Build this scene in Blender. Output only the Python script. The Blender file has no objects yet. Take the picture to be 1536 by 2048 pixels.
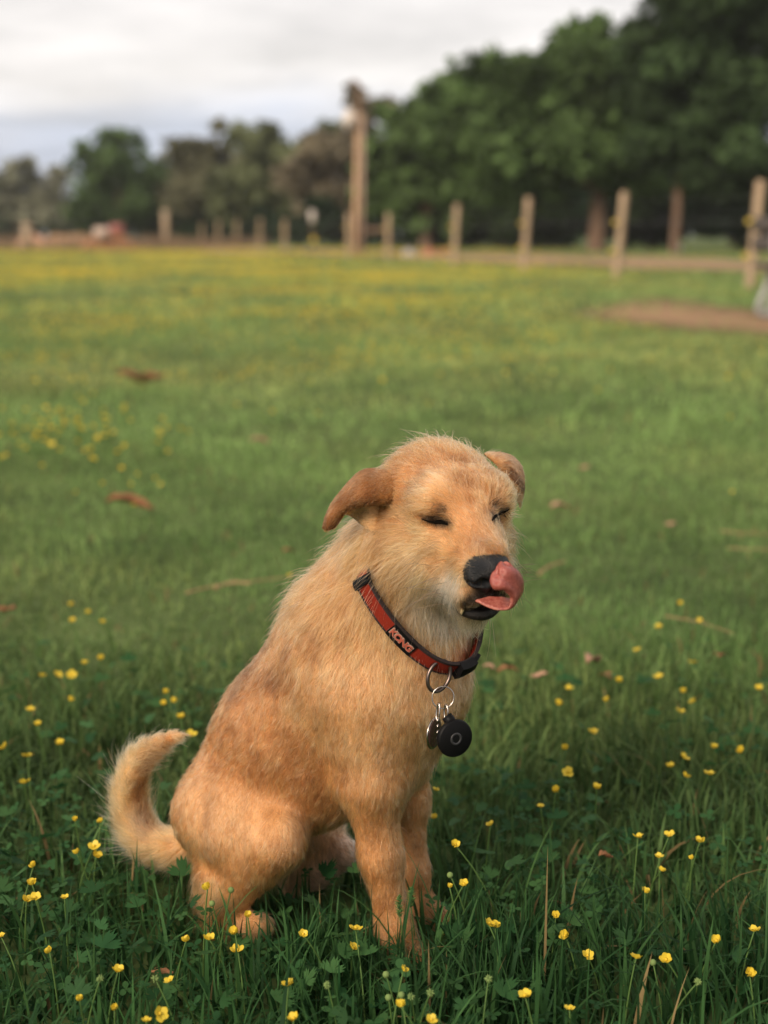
import bpy, math
import numpy as np
from mathutils import Vector, Matrix
from mathutils.bvhtree import BVHTree
from mathutils.kdtree import KDTree

rng = np.random.default_rng(7)
scene = bpy.context.scene
COL = scene.collection

# ------------------------------------------------------------------ camera
PITCH = math.radians(11.7)
CAM = np.array([0.0, 0.0, 0.76])
FPX = 2700.0                      # focal length in photograph pixels (photo 1536 x 2048)
FWD = np.array([0, math.cos(PITCH), -math.sin(PITCH)])
UPV = np.array([0, math.sin(PITCH), math.cos(PITCH)])
cam_data = bpy.data.cameras.new('camera')
cam = bpy.data.objects.new('camera', cam_data)
COL.objects.link(cam)
cam.location = CAM
cam.rotation_euler = (math.radians(90) - PITCH, 0, 0)
cam_data.sensor_fit = 'VERTICAL'
cam_data.sensor_height = 36.0
cam_data.lens = FPX / 2048 * 36.0
cam_data.clip_start = 0.05
cam_data.clip_end = 2000
cam_data.dof.use_dof = True
cam_data.dof.focus_distance = 1.345
cam_data.dof.aperture_fstop = 3.3
scene.camera = cam

# ------------------------------------------------------------------ world + sun
SUN_EL, SUN_AZ = math.radians(34), math.radians(218)    # azimuth of the sun, clockwise from +Y
world = bpy.data.worlds.new('World')
scene.world = world
world.use_nodes = True
wn, wl = world.node_tree.nodes, world.node_tree.links
wn.clear()


def N(tree, typ, **kw):
    n = tree.nodes.new(typ)
    for k, v in kw.items():
        if k.startswith('i_'):
            key = k[2:]
            key = int(key) if key.isdigit() else key.replace('_', ' ')
            n.inputs[key].default_value = v
        else:
            setattr(n, k, v)
    return n


def build_world():
    t = world.node_tree
    out = N(t, 'ShaderNodeOutputWorld')
    bg = N(t, 'ShaderNodeBackground', i_Strength=0.1)
    sky = N(t, 'ShaderNodeTexSky', sky_type='NISHITA', sun_disc=False)
    sky.sun_elevation = SUN_EL
    sky.sun_rotation = SUN_AZ
    sky.dust_density = 2.0
    tc = N(t, 'ShaderNodeTexCoord')
    sep = N(t, 'ShaderNodeSeparateXYZ')
    wl.new(tc.outputs['Generated'], sep.inputs[0])
    zc = N(t, 'ShaderNodeMath', operation='MAXIMUM'); zc.inputs[1].default_value = 0.0
    wl.new(sep.outputs['Z'], zc.inputs[0])
    zo = N(t, 'ShaderNodeMath', operation='ADD'); zo.inputs[1].default_value = 0.10
    wl.new(zc.outputs[0], zo.inputs[0])
    dx = N(t, 'ShaderNodeMath', operation='DIVIDE'); dy = N(t, 'ShaderNodeMath', operation='DIVIDE')
    wl.new(sep.outputs['X'], dx.inputs[0]); wl.new(zo.outputs[0], dx.inputs[1])
    wl.new(sep.outputs['Y'], dy.inputs[0]); wl.new(zo.outputs[0], dy.inputs[1])
    cmb = N(t, 'ShaderNodeCombineXYZ')
    wl.new(dx.outputs[0], cmb.inputs[0]); wl.new(dy.outputs[0], cmb.inputs[1])
    n1 = N(t, 'ShaderNodeTexNoise', i_Scale=0.55, i_Detail=6.0, i_Roughness=0.5)
    wl.new(cmb.outputs[0], n1.inputs['Vector'])
    # cloud deck: shaded blue-grey undersides low over the horizon, bright warm white higher up
    e1 = N(t, 'ShaderNodeMath', operation='MULTIPLY_ADD'); e1.inputs[1].default_value = 0.16; e1.inputs[2].default_value = -0.08
    wl.new(n1.outputs['Fac'], e1.inputs[0])
    e2 = N(t, 'ShaderNodeMath', operation='ADD')
    wl.new(sep.outputs['Z'], e2.inputs[0]); wl.new(e1.outputs[0], e2.inputs[1])
    e3 = N(t, 'ShaderNodeMapRange', interpolation_type='SMOOTHSTEP')
    e3.inputs['From Min'].default_value = 0.045; e3.inputs['From Max'].default_value = 0.115
    wl.new(e2.outputs[0], e3.inputs['Value'])
    mixc = N(t, 'ShaderNodeMix', data_type='RGBA')
    mixc.inputs['A'].default_value = (3.6, 3.85, 4.6, 1)
    mixc.inputs['B'].default_value = (5.6, 5.25, 5.0, 1)
    wl.new(e3.outputs[0], mixc.inputs['Factor'])
    n2 = N(t, 'ShaderNodeTexNoise', i_Scale=1.3, i_Detail=5.0, i_Roughness=0.55)
    wl.new(cmb.outputs[0], n2.inputs['Vector'])
    g = N(t, 'ShaderNodeMapRange'); g.inputs['From Min'].default_value = 0.35; g.inputs['From Max'].default_value = 0.65
    g.inputs['To Min'].default_value = 0.78; g.inputs['To Max'].default_value = 1.08
    wl.new(n2.outputs['Fac'], g.inputs['Value'])
    vm = N(t, 'ShaderNodeVectorMath', operation='SCALE')
    wl.new(mixc.outputs['Result'], vm.inputs[0]); wl.new(g.outputs[0], vm.inputs['Scale'])
    mx = N(t, 'ShaderNodeMix', data_type='RGBA'); mx.inputs['Factor'].default_value = 0.9
    wl.new(sky.outputs[0], mx.inputs['A']); wl.new(vm.outputs[0], mx.inputs['B'])
    wl.new(mx.outputs['Result'], bg.inputs['Color'])
    wl.new(bg.outputs[0], out.inputs[0])


build_world()
sun_data = bpy.data.lights.new('sun', 'SUN')
sun = bpy.data.objects.new('sun', sun_data)
COL.objects.link(sun)
sun_data.energy = 2.4
sun_data.angle = math.radians(25)
sun_data.color = (1.0, 0.83, 0.64)
sdir = Vector((math.sin(SUN_AZ) * math.cos(SUN_EL), math.cos(SUN_AZ) * math.cos(SUN_EL), math.sin(SUN_EL)))
sun.rotation_euler = sdir.to_track_quat('Z', 'Y').to_euler()
sun.location = (-10, -10, 12)

vs = scene.view_settings
vs.view_transform = 'Standard'
vs.look = 'None'
vs.exposure = 0.95
vs.gamma = 1.0
vs.use_curve_mapping = False
scene.cycles.max_bounces = 8
scene.cycles.diffuse_bounces = 3
scene.cycles.transparent_max_bounces = 8


# ------------------------------------------------------------------ helpers
def P(px, py, depth):
    """World point behind a photograph pixel at a given distance along the camera axis."""
    return CAM + np.array([(px - 768) / FPX * depth, 0, 0]) - UPV * ((py - 1024) / FPX * depth) + FWD * depth


def ray(px, py):
    d = P(px, py, 1.0) - CAM
    return d / np.linalg.norm(d)


def on_z(px, py, z=0.0):
    d = ray(px, py)
    return CAM + d * ((z - CAM[2]) / d[2])


def on_y(px, py, y):
    d = ray(px, py)
    return CAM + d * (y / d[1])


def project(p):
    q = np.asarray(p) - CAM
    d = q @ FWD
    return 768 + FPX * q[..., 0] / d, 1024 - FPX * (q @ UPV) / d


def unit(v):
    v = np.asarray(v, float)
    return v / np.linalg.norm(v)


def mesh_np(name, V, F, mat=None, parent=None, smooth=True, colors=None, link=True):
    """V (n,3); F list of int arrays (each m x k)."""
    me = bpy.data.meshes.new(name)
    V = np.ascontiguousarray(V, np.float32)
    if not isinstance(F, (list, tuple)):
        F = [F]
    F = [np.asarray(f, np.int32) for f in F if len(f)]
    me.vertices.add(len(V)); me.vertices.foreach_set('co', V.ravel())
    loops = np.concatenate([f.ravel() for f in F])
    tot = np.concatenate([np.full(len(f), f.shape[1], np.int32) for f in F])
    start = np.concatenate([[0], np.cumsum(tot)[:-1]]).astype(np.int32)
    me.loops.add(len(loops)); me.loops.foreach_set('vertex_index', loops)
    me.polygons.add(len(tot)); me.polygons.foreach_set('loop_start', start)
    me.polygons.foreach_set('use_smooth', np.full(len(tot), smooth))
    me.update(calc_edges=True)
    me.validate()
    if colors is not None:
        a = me.attributes.new('tint', 'FLOAT_COLOR', 'POINT')
        c = np.ones((len(V), 4), np.float32); c[:, :3] = colors
        a.data.foreach_set('color', c.ravel())
    if mat:
        me.materials.append(mat)
    o = bpy.data.objects.new(name, me)
    if parent is not None:
        o.parent = parent
    if link:
        COL.objects.link(o)
    return o


def tag(o, label=None, cat=None, group=None, kind=None):
    if label: o['label'] = label
    if cat: o['category'] = cat
    if group: o['group'] = group
    if kind: o['kind'] = kind
    return o


def empty(name, loc=(0, 0, 0), **kw):
    o = bpy.data.objects.new(name, None)
    o.location = loc
    o.empty_display_size = 0.05
    COL.objects.link(o)
    return tag(o, **kw)


class MB:
    """Collects shapes into one mesh."""
    def __init__(s):
        s.V, s.Q, s.T, s.C, s.n = [], [], [], [], 0

    def add(s, V, Q=None, T=None, c=None):
        V = np.asarray(V, float)
        if Q is not None and len(Q): s.Q.append(np.asarray(Q) + s.n)
        if T is not None and len(T): s.T.append(np.asarray(T) + s.n)
        s.V.append(V); s.n += len(V)
        if c is not None: s.C.append(np.broadcast_to(np.asarray(c, float), (len(V), 3)))

    def tube(s, pts, rad, k=8, c=None, closed=False):
        pts = np.asarray(pts, float); m = len(pts)
        rad = np.broadcast_to(np.asarray(rad, float), (m,))
        tan = np.gradient(pts, axis=0) if not closed else np.roll(pts, -1, 0) - np.roll(pts, 1, 0)
        tan /= np.linalg.norm(tan, axis=1, keepdims=True) + 1e-12
        ref = np.array([0, 0, 1.0]) if abs(tan[0, 2]) < 0.9 else np.array([1.0, 0, 0])
        u = np.cross(tan[0], ref); u /= np.linalg.norm(u)
        rings = []
        ang = np.linspace(0, 2 * np.pi, k, endpoint=False)
        for i in range(m):
            u = u - tan[i] * (u @ tan[i]); u /= np.linalg.norm(u)
            w = np.cross(tan[i], u)
            rings.append(pts[i] + rad[i] * (np.cos(ang)[:, None] * u + np.sin(ang)[:, None] * w))
        V = np.concatenate(rings)
        Q = []
        for i in range(m if closed else m - 1):
            j = (i + 1) % m
            for a in range(k):
                b = (a + 1) % k
                Q.append((i * k + a, i * k + b, j * k + b, j * k + a))
        T = []
        if not closed:
            V = np.concatenate([V, pts[:1], pts[-1:]])
            c0, c1 = m * k, m * k + 1
            for a in range(k):
                b = (a + 1) % k
                T.append((c0, b, a)); T.append((c1, (m - 1) * k + a, (m - 1) * k + b))
        s.add(V, Q, T, c)

    def box(s, cx, size, R=None, c=None):
        x, y, z = np.asarray(size) / 2
        V = np.array([(-x, -y, -z), (x, -y, -z), (x, y, -z), (-x, y, -z), (-x, -y, z), (x, -y, z), (x, y, z), (-x, y, z)])
        if R is not None: V = V @ np.asarray(R).T
        s.add(V + np.asarray(cx), [(0, 3, 2, 1), (4, 5, 6, 7), (0, 1, 5, 4), (1, 2, 6, 5), (2, 3, 7, 6), (3, 0, 4, 7)], None, c)

    def build(s, name, mat, parent=None, smooth=True, link=True):
        F = []
        if s.Q: F.append(np.concatenate(s.Q))
        if s.T: F.append(np.concatenate(s.T))
        return mesh_np(name, np.concatenate(s.V), F, mat, parent, smooth, np.concatenate(s.C) if s.C else None, link)


def catmull(pts, n):
    """Smooth resample of a polyline (m,d) to n points."""
    pts = np.asarray(pts, float)
    m = len(pts)
    t = np.linspace(0, m - 1, n)
    i = np.clip(t.astype(int), 0, m - 2)
    f = (t - i)[:, None]
    p0 = pts[np.clip(i - 1, 0, m - 1)]; p1 = pts[i]; p2 = pts[i + 1]; p3 = pts[np.clip(i + 2, 0, m - 1)]
    return 0.5 * ((2 * p1) + (-p0 + p2) * f + (2 * p0 - 5 * p1 + 4 * p2 - p3) * f ** 2 + (-p0 + 3 * p1 - 3 * p2 + p3) * f ** 3)


def patch(grid, nu, nv):
    """Smooth upsample of a control grid (r,c,3)."""
    g = np.asarray(grid, float)
    a = np.stack([catmull(g[:, j], nu) for j in range(g.shape[1])], 1)
    return np.stack([catmull(a[i], nv) for i in range(nu)], 0)


def grid_normals(S):
    du = np.gradient(S, axis=0); dv = np.gradient(S, axis=1)
    n = np.cross(du, dv)
    return n / (np.linalg.norm(n, axis=2, keepdims=True) + 1e-12)


def shell(S, th):
    """Closed thick sheet from a grid of points, thickness th (nu,nv) tapering at the rim."""
    nu, nv = S.shape[:2]
    n = grid_normals(S)
    e = np.minimum(np.minimum(np.arange(nu)[:, None], nu - 1 - np.arange(nu)[:, None]) / 3.0,
                   np.minimum(np.arange(nv)[None], nv - 1 - np.arange(nv)[None]) / 3.0)
    e = np.sqrt(np.clip(e, 0.05, 1))[..., None]
    A = (S + n * th * e / 2).reshape(-1, 3); B = (S - n * th * e / 2).reshape(-1, 3)
    idx = np.arange(nu * nv).reshape(nu, nv)
    q = np.stack([idx[:-1, :-1], idx[1:, :-1], idx[1:, 1:], idx[:-1, 1:]], -1).reshape(-1, 4)
    M = nu * nv
    rim = np.concatenate([idx[0, :], idx[1:, -1], idx[-1, ::-1][1:], idx[::-1, 0][1:]])
    r2 = np.roll(rim[:-1], -1) if rim[0] == rim[-1] else np.roll(rim, -1)
    r1 = rim[:-1] if rim[0] == rim[-1] else rim
    side = np.stack([r1, r2, r2 + M, r1 + M], -1)
    return np.concatenate([A, B]), np.concatenate([q, q[:, ::-1] + M, side])


def surface_nets(f, origin, h):
    """Isosurface of a sampled signed field (inside < 0) as quads."""
    ins = f < 0
    nx, ny, nz = f.shape
    c = [ins[i:nx - 1 + i, j:ny - 1 + j, k:nz - 1 + k] for i in (0, 1) for j in (0, 1) for k in (0, 1)]
    s = sum(x.astype(np.int8) for x in c)
    act = (s > 0) & (s < 8)
    ids = -np.ones(act.shape, np.int64)
    I = np.argwhere(act)
    ids[act] = np.arange(len(I))
    acc = np.zeros((len(I), 3)); cnt = np.zeros(len(I))
    cor = [(i, j, k) for i in (0, 1) for j in (0, 1) for k in (0, 1)]
    for a in range(8):
        for b in range(a + 1, 8):
            A, B = np.array(cor[a]), np.array(cor[b])
            if np.abs(A - B).sum() != 1: continue
            fa = f[I[:, 0] + A[0], I[:, 1] + A[1], I[:, 2] + A[2]]
            fb = f[I[:, 0] + B[0], I[:, 1] + B[1], I[:, 2] + B[2]]
            m = (fa < 0) != (fb < 0)
            t = fa[m] / (fa[m] - fb[m])
            acc[m] += A + t[:, None] * (B - A); cnt[m] += 1
    V = origin + (I + acc / cnt[:, None]) * h
    quads = []
    for ax in range(3):
        o1, o2 = [a for a in range(3) if a != ax]
        sl0 = [slice(None)] * 3; sl1 = [slice(None)] * 3
        sl0[ax] = slice(0, -1); sl1[ax] = slice(1, None)
        chg = ins[tuple(sl0)] != ins[tuple(sl1)]
        E = np.argwhere(chg)
        ok = (E[:, o1] > 0) & (E[:, o2] > 0) & (E[:, o1] < f.shape[o1] - 1) & (E[:, o2] < f.shape[o2] - 1)
        E = E[ok]
        e1 = np.zeros(3, int); e1[o1] = 1
        e2 = np.zeros(3, int); e2[o2] = 1
        q = np.stack([ids[tuple((E - e1 - e2).T)], ids[tuple((E - e2).T)], ids[tuple(E.T)], ids[tuple((E - e1).T)]], 1)
        first = ins[tuple(E.T)]
        flip = ~first if ax != 1 else first
        q[flip] = q[flip][:, ::-1]
        quads.append(q)
    return V, np.concatenate(quads)


def hnoise(p, s, seed=0):
    """cheap smooth value noise, p (n,d<=3) -> 0..1"""
    p = np.asarray(p, float) * s
    if p.shape[1] == 2: p = np.concatenate([p, np.zeros((len(p), 1))], 1)
    i = np.floor(p).astype(np.int64); f = p - i
    f = f * f * (3 - 2 * f)
    def hsh(a):
        h = (a[:, 0] * 374761393 + a[:, 1] * 668265263 + a[:, 2] * 2147483647 + seed * 1274126177) & 0xffffffff
        h = ((h ^ (h >> 13)) * 1274126177) & 0xffffffff
        return ((h ^ (h >> 16)) & 0xffff) / 65535.0
    r = 0
    for a in (0, 1):
        for b in (0, 1):
            for c in (0, 1):
                w = (f[:, 0] if a else 1 - f[:, 0]) * (f[:, 1] if b else 1 - f[:, 1]) * (f[:, 2] if c else 1 - f[:, 2])
                r = r + w * hsh(i + np.array([a, b, c]))
    return r


# ------------------------------------------------------------------ materials
def material(name, color=(0.5, 0.5, 0.5), rough=0.6, spec=0.3, metal=0.0, noise=None, bump=0.0, tint=False, translucent=0.0, coat=0.0, bscale=None):
    m = bpy.data.materials.new(name)
    m.use_nodes = True
    t = m.node_tree
    b = t.nodes['Principled BSDF']; out = t.nodes['Material Output']
    b.inputs['Roughness'].default_value = rough
    b.inputs['Specular IOR Level'].default_value = spec
    b.inputs['Metallic'].default_value = metal
    b.inputs['Coat Weight'].default_value = coat
    src = None
    if tint:
        at = N(t, 'ShaderNodeAttribute', attribute_name='tint')
        src = at.outputs['Color']
    if noise:
        scale, c2 = noise[0], noise[1]
        tc = N(t, 'ShaderNodeTexCoord')
        mp = N(t, 'ShaderNodeMapping')
        if len(noise) > 2: mp.inputs['Scale'].default_value = noise[2]
        t.links.new(tc.outputs['Object'], mp.inputs[0])
        nz = N(t, 'ShaderNodeTexNoise', i_Scale=scale, i_Detail=6.0, i_Roughness=0.6)
        t.links.new(mp.outputs[0], nz.inputs['Vector'])
        rp = N(t, 'ShaderNodeMapRange'); rp.inputs['From Min'].default_value = 0.35; rp.inputs['From Max'].default_value = 0.65
        t.links.new(nz.outputs['Fac'], rp.inputs['Value'])
        mx = N(t, 'ShaderNodeMix', data_type='RGBA')
        mx.inputs['A'].default_value = (*color, 1); mx.inputs['B'].default_value = (*c2, 1)
        if src: t.links.new(src, mx.inputs['A'])
        t.links.new(rp.outputs[0], mx.inputs['Factor'])
        src = mx.outputs['Result']
        if bump:
            bp = N(t, 'ShaderNodeBump', i_Strength=bump, i_Distance=0.01)
            if bscale:
                n3 = N(t, 'ShaderNodeTexNoise', i_Scale=bscale, i_Detail=4.0)
                t.links.new(mp.outputs[0], n3.inputs['Vector'])
                t.links.new(n3.outputs['Fac'], bp.inputs['Height'])
            else:
                t.links.new(nz.outputs['Fac'], bp.inputs['Height'])
            t.links.new(bp.outputs[0], b.inputs['Normal'])
    if src: t.links.new(src, b.inputs['Base Color'])
    else: b.inputs['Base Color'].default_value = (*color, 1)
    if translucent:
        tr = N(t, 'ShaderNodeBsdfTranslucent')
        if src: t.links.new(src, tr.inputs['Color'])
        else: tr.inputs['Color'].default_value = (*color, 1)
        ms = N(t, 'ShaderNodeMixShader'); ms.inputs[0].default_value = translucent
        t.links.new(b.outputs[0], ms.inputs[1]); t.links.new(tr.outputs[0], ms.inputs[2])
        t.links.new(ms.outputs[0], out.inputs['Surface'])
    return m


def hair_material(name, rough=0.4):
    m = bpy.data.materials.new(name)
    m.use_nodes = True
    t = m.node_tree; t.nodes.clear()
    out = N(t, 'ShaderNodeOutputMaterial')
    h = N(t, 'ShaderNodeBsdfHairPrincipled')
    h.parametrization = 'COLOR'
    at = N(t, 'ShaderNodeAttribute', attribute_name='tint')
    t.links.new(at.outputs['Color'], h.inputs['Color'])
    h.inputs['Roughness'].default_value = rough
    h.inputs['Radial Roughness'].default_value = 0.6
    h.inputs['Random Roughness'].default_value = 0.3
    h.inputs['IOR'].default_value = 1.30
    t.links.new(h.outputs[0], out.inputs['Surface'])
    return m


M_BLADE = material('grass_blade', rough=0.6, spec=0.12, tint=True, translucent=0.4)
M_LEAF = material('tree_leaf', rough=0.65, spec=0.12, tint=True, translucent=0.35)
M_HAIR = hair_material('dog_hair')
M_SKIN = material('dog_skin', rough=0.8, spec=0.1, tint=True)
M_BARK = material('bark', (0.10, 0.065, 0.045), 0.9, 0.1, noise=(14, (0.18, 0.115, 0.08), (1, 1, 0.25)), bump=0.6)
M_POST = material('post_wood', (0.40, 0.30, 0.20), 0.85, 0.1, noise=(9, (0.28, 0.20, 0.135), (3, 3, 0.4)), bump=0.4)
M_POLE = material('pole_wood', (0.48, 0.32, 0.20), 0.85, 0.1, noise=(6, (0.38, 0.24, 0.15), (3, 3, 0.3)), bump=0.3)


def gz(x, y):
    """ground height: flat round the dog, gently uneven beyond"""
    x = np.asarray(x, float); y = np.asarray(y, float)
    r = np.clip((np.hypot(x, y - 1.4) - 0.5) / 2.0, 0, 1)
    return r * (0.03 * np.sin(x * 1.7 + 0.6) * np.sin(y * 1.1) + 0.025 * np.sin(x * 0.53 - y * 0.9 + 1.0))


# ================================================================== THE DOG
BF = unit([0.94, -0.34, 0]); BV = unit([0.34, 0.94, 0])       # dog's forward and (its) left
M0 = np.array([0.050, 1.340, 0.0])


def D(px, py, v=0.0):
    d = ray(px, py)
    t = ((M0 + BV * v - CAM) @ BV) / (d @ BV)
    return CAM + d * t


def dep(p):
    return (np.asarray(p) - CAM) @ FWD


# head frame
HO = D(893, 1003, 0.0)
HY, HP = math.radians(20), math.radians(13)
HF = np.array([math.sin(HY) * math.cos(HP), -math.cos(HY) * math.cos(HP), -math.sin(HP)])
HS = np.array([math.cos(HY), math.sin(HY), 0.0])               # dog's left = image right
HT = np.cross(HS, HF) * -1.0
HT = HT if HT[2] > 0 else -HT


def H(a, s, t):
    return HO + a * HF + s * HS + t * HT


GOLD = np.array([0.450, 0.212, 0.088]); CREAM = np.array([0.61, 0.368, 0.188])
TAN = np.array([0.490, 0.248, 0.106])
DOWN = np.array([0, 0, -1.0])
BACKDOWN = unit(-0.45 * BF + 0.9 * DOWN)
prims = []
GREY0 = np.array([0.60, 0.47, 0.33])


def cap(a, b, ra, rb, col=GOLD, ln=0.018, flow=BACKDOWN, lift=0.35, k=0.03, lat=1.0, n=''):
    prims.append(dict(t='c', a=np.array(a), b=np.array(b), ra=ra, rb=rb, col=np.array(col), ln=ln, flow=flow, lift=lift, k=k, lat=lat, n=n))


def ell(c, rad, axes, col=GOLD, ln=0.02, flow=BACKDOWN, lift=0.35, k=0.03, n=''):
    prims.append(dict(t='e', c=np.array(c), r=np.array(rad), ax=np.array(axes), col=np.array(col), ln=ln, flow=flow, lift=lift, k=k, n=n))


def R(px, depth=1.42):
    return px / FPX * depth


def build_prims():
    global tl
    # torso, rear to front
    cap(D(470, 1605), D(585, 1470), R(120), R(142), GOLD, 0.0078, BACKDOWN, 0.28, 0.04, 0.82)
    cap(D(585, 1470), D(705, 1340), R(140), R(150), GOLD, 0.0085, BACKDOWN, 0.30, 0.05, 0.80)
    cap(D(705, 1340), D(804, 1386), R(150), R(108), TAN, 0.0078, unit(-0.25 * BF + DOWN), 0.26, 0.05, 0.85)
    cap(D(806, 1390), D(792, 1495), R(102), R(56), CREAM, 0.0082, unit(DOWN - 0.1 * BF), 0.26, 0.05, 0.9)
    cap(D(640, 1560), D(740, 1500), R(85), R(90), GOLD, 0.009, BACKDOWN, 0.28, 0.05, 0.8)
    # neck
    cap(D(730, 1240), D(788, 1128), R(122), R(106), GOLD, 0.021, unit(-0.6 * BF + 0.75 * DOWN), 0.65, 0.05, 0.86)
    cap(D(818, 1290), D(866, 1130), R(98), R(85), TAN, 0.0105, unit(DOWN + 0.1 * BF), 0.36, 0.05, 0.9)
    # near shoulder and fore leg
    cap(D(735, 1400, -.035), D(742, 1560, -.045), R(90), R(58), TAN, 0.0072, unit(DOWN - 0.1 * BF), 0.3, 0.035)
    cap(D(742, 1570, -.045), D(762, 1710, -.044), R(54), R(38), TAN, 0.008, DOWN, 0.22, 0.02, n='leg')
    cap(D(762, 1710, -.044), D(787, 1850, -.043), R(38), R(33), TAN, 0.006, DOWN, 0.22, 0.02, n='leg')
    cap(D(790, 1860, -.043), D(818, 1915, -.042), R(34), R(33), TAN, 0.005, BF, 0.25, 0.02, n='leg')
    cap(D(822, 1908, -.052), D(846, 1930, -.056), R(19), R(15), TAN, 0.007, BF, 0.25, 0.012, n='leg')
    cap(D(826, 1908, -.036), D(854, 1930, -.036), R(19), R(15), TAN, 0.007, BF, 0.25, 0.012, n='leg')
    # far fore leg
    cap(D(812, 1480, .040), D(822, 1600, .046), R(50), R(34), TAN, 0.010, DOWN, 0.25, 0.03)
    cap(D(822, 1600, .046), D(828, 1740, .046), R(31), R(26), TAN, 0.006, DOWN, 0.22, 0.02, n='leg')
    cap(D(828, 1740, .046), D(842, 1820, .045), R(26), R(29), TAN, 0.006, DOWN, 0.22, 0.02, n='leg')
    cap(D(853, 1828, .045), D(888, 1850, .044), R(32), R(28), TAN, 0.008, BF, 0.25, 0.02, n='leg')
    # near thigh, lower hind leg, hind foot
    ell(D(466, 1662, -.050), (R(130), R(53), R(96)), (unit(BF - 0.1 * DOWN), BV, unit(0.1 * BF - DOWN)), TAN, 0.0075, unit(-0.2 * BF + DOWN), 0.3, 0.04, n='thigh')
    cap(D(480, 1665, -.056), D(552, 1678, -.072), R(70), R(48), TAN, 0.0068, unit(0.5 * BF + DOWN), 0.25, 0.030, n='thigh')
    cap(D(552, 1690, -.075), D(445, 1805, -.060), R(48), R(38), TAN, 0.008, unit(-0.5 * BF + DOWN), 0.3, 0.02, n='leg')
    cap(D(430, 1750, -.055), D(425, 1840, -.055), R(42), R(26), TAN, 0.020, unit(-0.4 * BF + DOWN), 0.3, 0.02, n='leg')
    cap(D(432, 1845, -.055), D(520, 1850, -.065), R(24), R(24), TAN, 0.010, BF, 0.25, 0.02, n='leg')
    # far thigh and far hind foot
    ell(D(480, 1650, .045), (R(115), R(58), R(92)), (BF, BV, -DOWN), GOLD, 0.02, BACKDOWN, 0.25, 0.03)
    cap(D(500, 1660, .060), D(640, 1655, .075), R(70), R(44), GOLD, 0.014, DOWN, 0.25, 0.03)
    cap(D(640, 1665, .075), D(590, 1780, .075), R(42), R(32), TAN, 0.014, DOWN, 0.25, 0.02)
    cap(D(600, 1775, .07), D(690, 1705, .060), R(30), R(30), np.array([.55, .36, .25]), 0.006, BF, 0.25, 0.02)
    # tail, curling up behind
    tl = catmull([D(375, 1690, .0), D(318, 1690, .0), D(274, 1645, .0), D(260, 1578, .0), D(277, 1518, .0), D(318, 1484, .0), D(368, 1468, .0)], 13)
    tr = np.interp(np.linspace(0, 1, 13), [0, .15, .4, .6, .8, 1], [R(34), R(29), R(26), R(21), R(12), R(3)])
    for i in range(12):
        fl = unit(tl[i + 1] - tl[i])
        cap(tl[i], tl[i + 1], tr[i], tr[i + 1], (GOLD if i > 9 else CREAM) if i > 2 else TAN, [0.014, 0.022, 0.029, 0.031, 0.031, 0.031, 0.029, 0.026, 0.022, 0.018, 0.013, 0.009][i], fl, 0.5, 0.012, n='tail')
    # head
    E = (HF, HS, HT)
    ell(H(-0.012, 0, 0.000), (.069, .0555, .0510), E, GOLD, 0.011, 'head', 0.3, 0.02, n='head')
    cap(H(.034, -.028, .018), H(.034, .028, .018), .026, .026, TAN, 0.011, 'head', 0.35, 0.02, n='head')
    cap(H(.008, -.036, -.040), H(.030, -.028, -.045), .033, .031, TAN, 0.020, 'cheek', 0.45, 0.02, n='head')
    cap(H(.008, .036, -.040), H(.030, .028, -.045), .033, .031, TAN, 0.020, 'cheek', 0.45, 0.02, n='head')
    cap(H(.035, 0, -.020), H(.092, -.001, -.032), .043, .031, TAN, 0.014, 'head', 0.32, 0.02, n='muzzle')
    cap(H(.040, 0, .006), H(.102, -.002, -.011), .025, .019, GOLD, 0.010, 'head', 0.3, 0.02, n='muzzle')
    cap(H(.060, -.018, -.048), H(.104, -.010, -.050), .025, .018, CREAM, 0.018, 'cheek', 0.4, 0.012, n='muzzle')
    cap(H(.060, .018, -.048), H(.104, .010, -.050), .025, .018, CREAM, 0.018, 'cheek', 0.4, 0.012, n='muzzle')
    cap(H(.015, 0, -.058), H(.086, 0, -.072), .036, .017, GREY0, 0.022, 'cheek', 0.45, 0.012, n='jaw')
    cap(H(-.03, 0, -.02), D(840, 1140), .058, R(92), TAN, 0.030, unit(DOWN), 0.4, 0.03, n='neck')


build_prims()


def prim_sdf(p, X):
    if p['t'] == 'c':
        a, b = p['a'], p['b']
        if p.get('lat', 1) != 1:                     # squash sideways
            q = (X - a) @ BV
            X = X + np.outer(q * (1 / p['lat'] - 1), BV)
            q2 = (b - a) @ BV
            b = b + q2 * (1 / p['lat'] - 1) * BV
        ba = b - a
        h = np.clip(((X - a) @ ba) / (ba @ ba), 0, 1)
        return np.linalg.norm(X - a - h[:, None] * ba, axis=1) - (p['ra'] + (p['rb'] - p['ra']) * h)
    q = (X - p['c']) @ p['ax'].T
    k0 = np.linalg.norm(q / p['r'], axis=1); k1 = np.linalg.norm(q / p['r'] ** 2, axis=1)
    return k0 * (k0 - 1) / (k1 + 1e-9)


GH = 0.0036
allp = np.concatenate([[p['a'] - p['ra'], p['a'] + p['ra'], p['b'] - p['rb'], p['b'] + p['rb']] if p['t'] == 'c' else [p['c'] - p['r'].max(), p['c'] + p['r'].max()] for p in prims])
GLO = allp.min(0) - 0.03; GHI = allp.max(0) + 0.03
GN = np.ceil((GHI - GLO) / GH).astype(int) + 1
FLD = np.full(GN, 0.05, np.float32)


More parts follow.
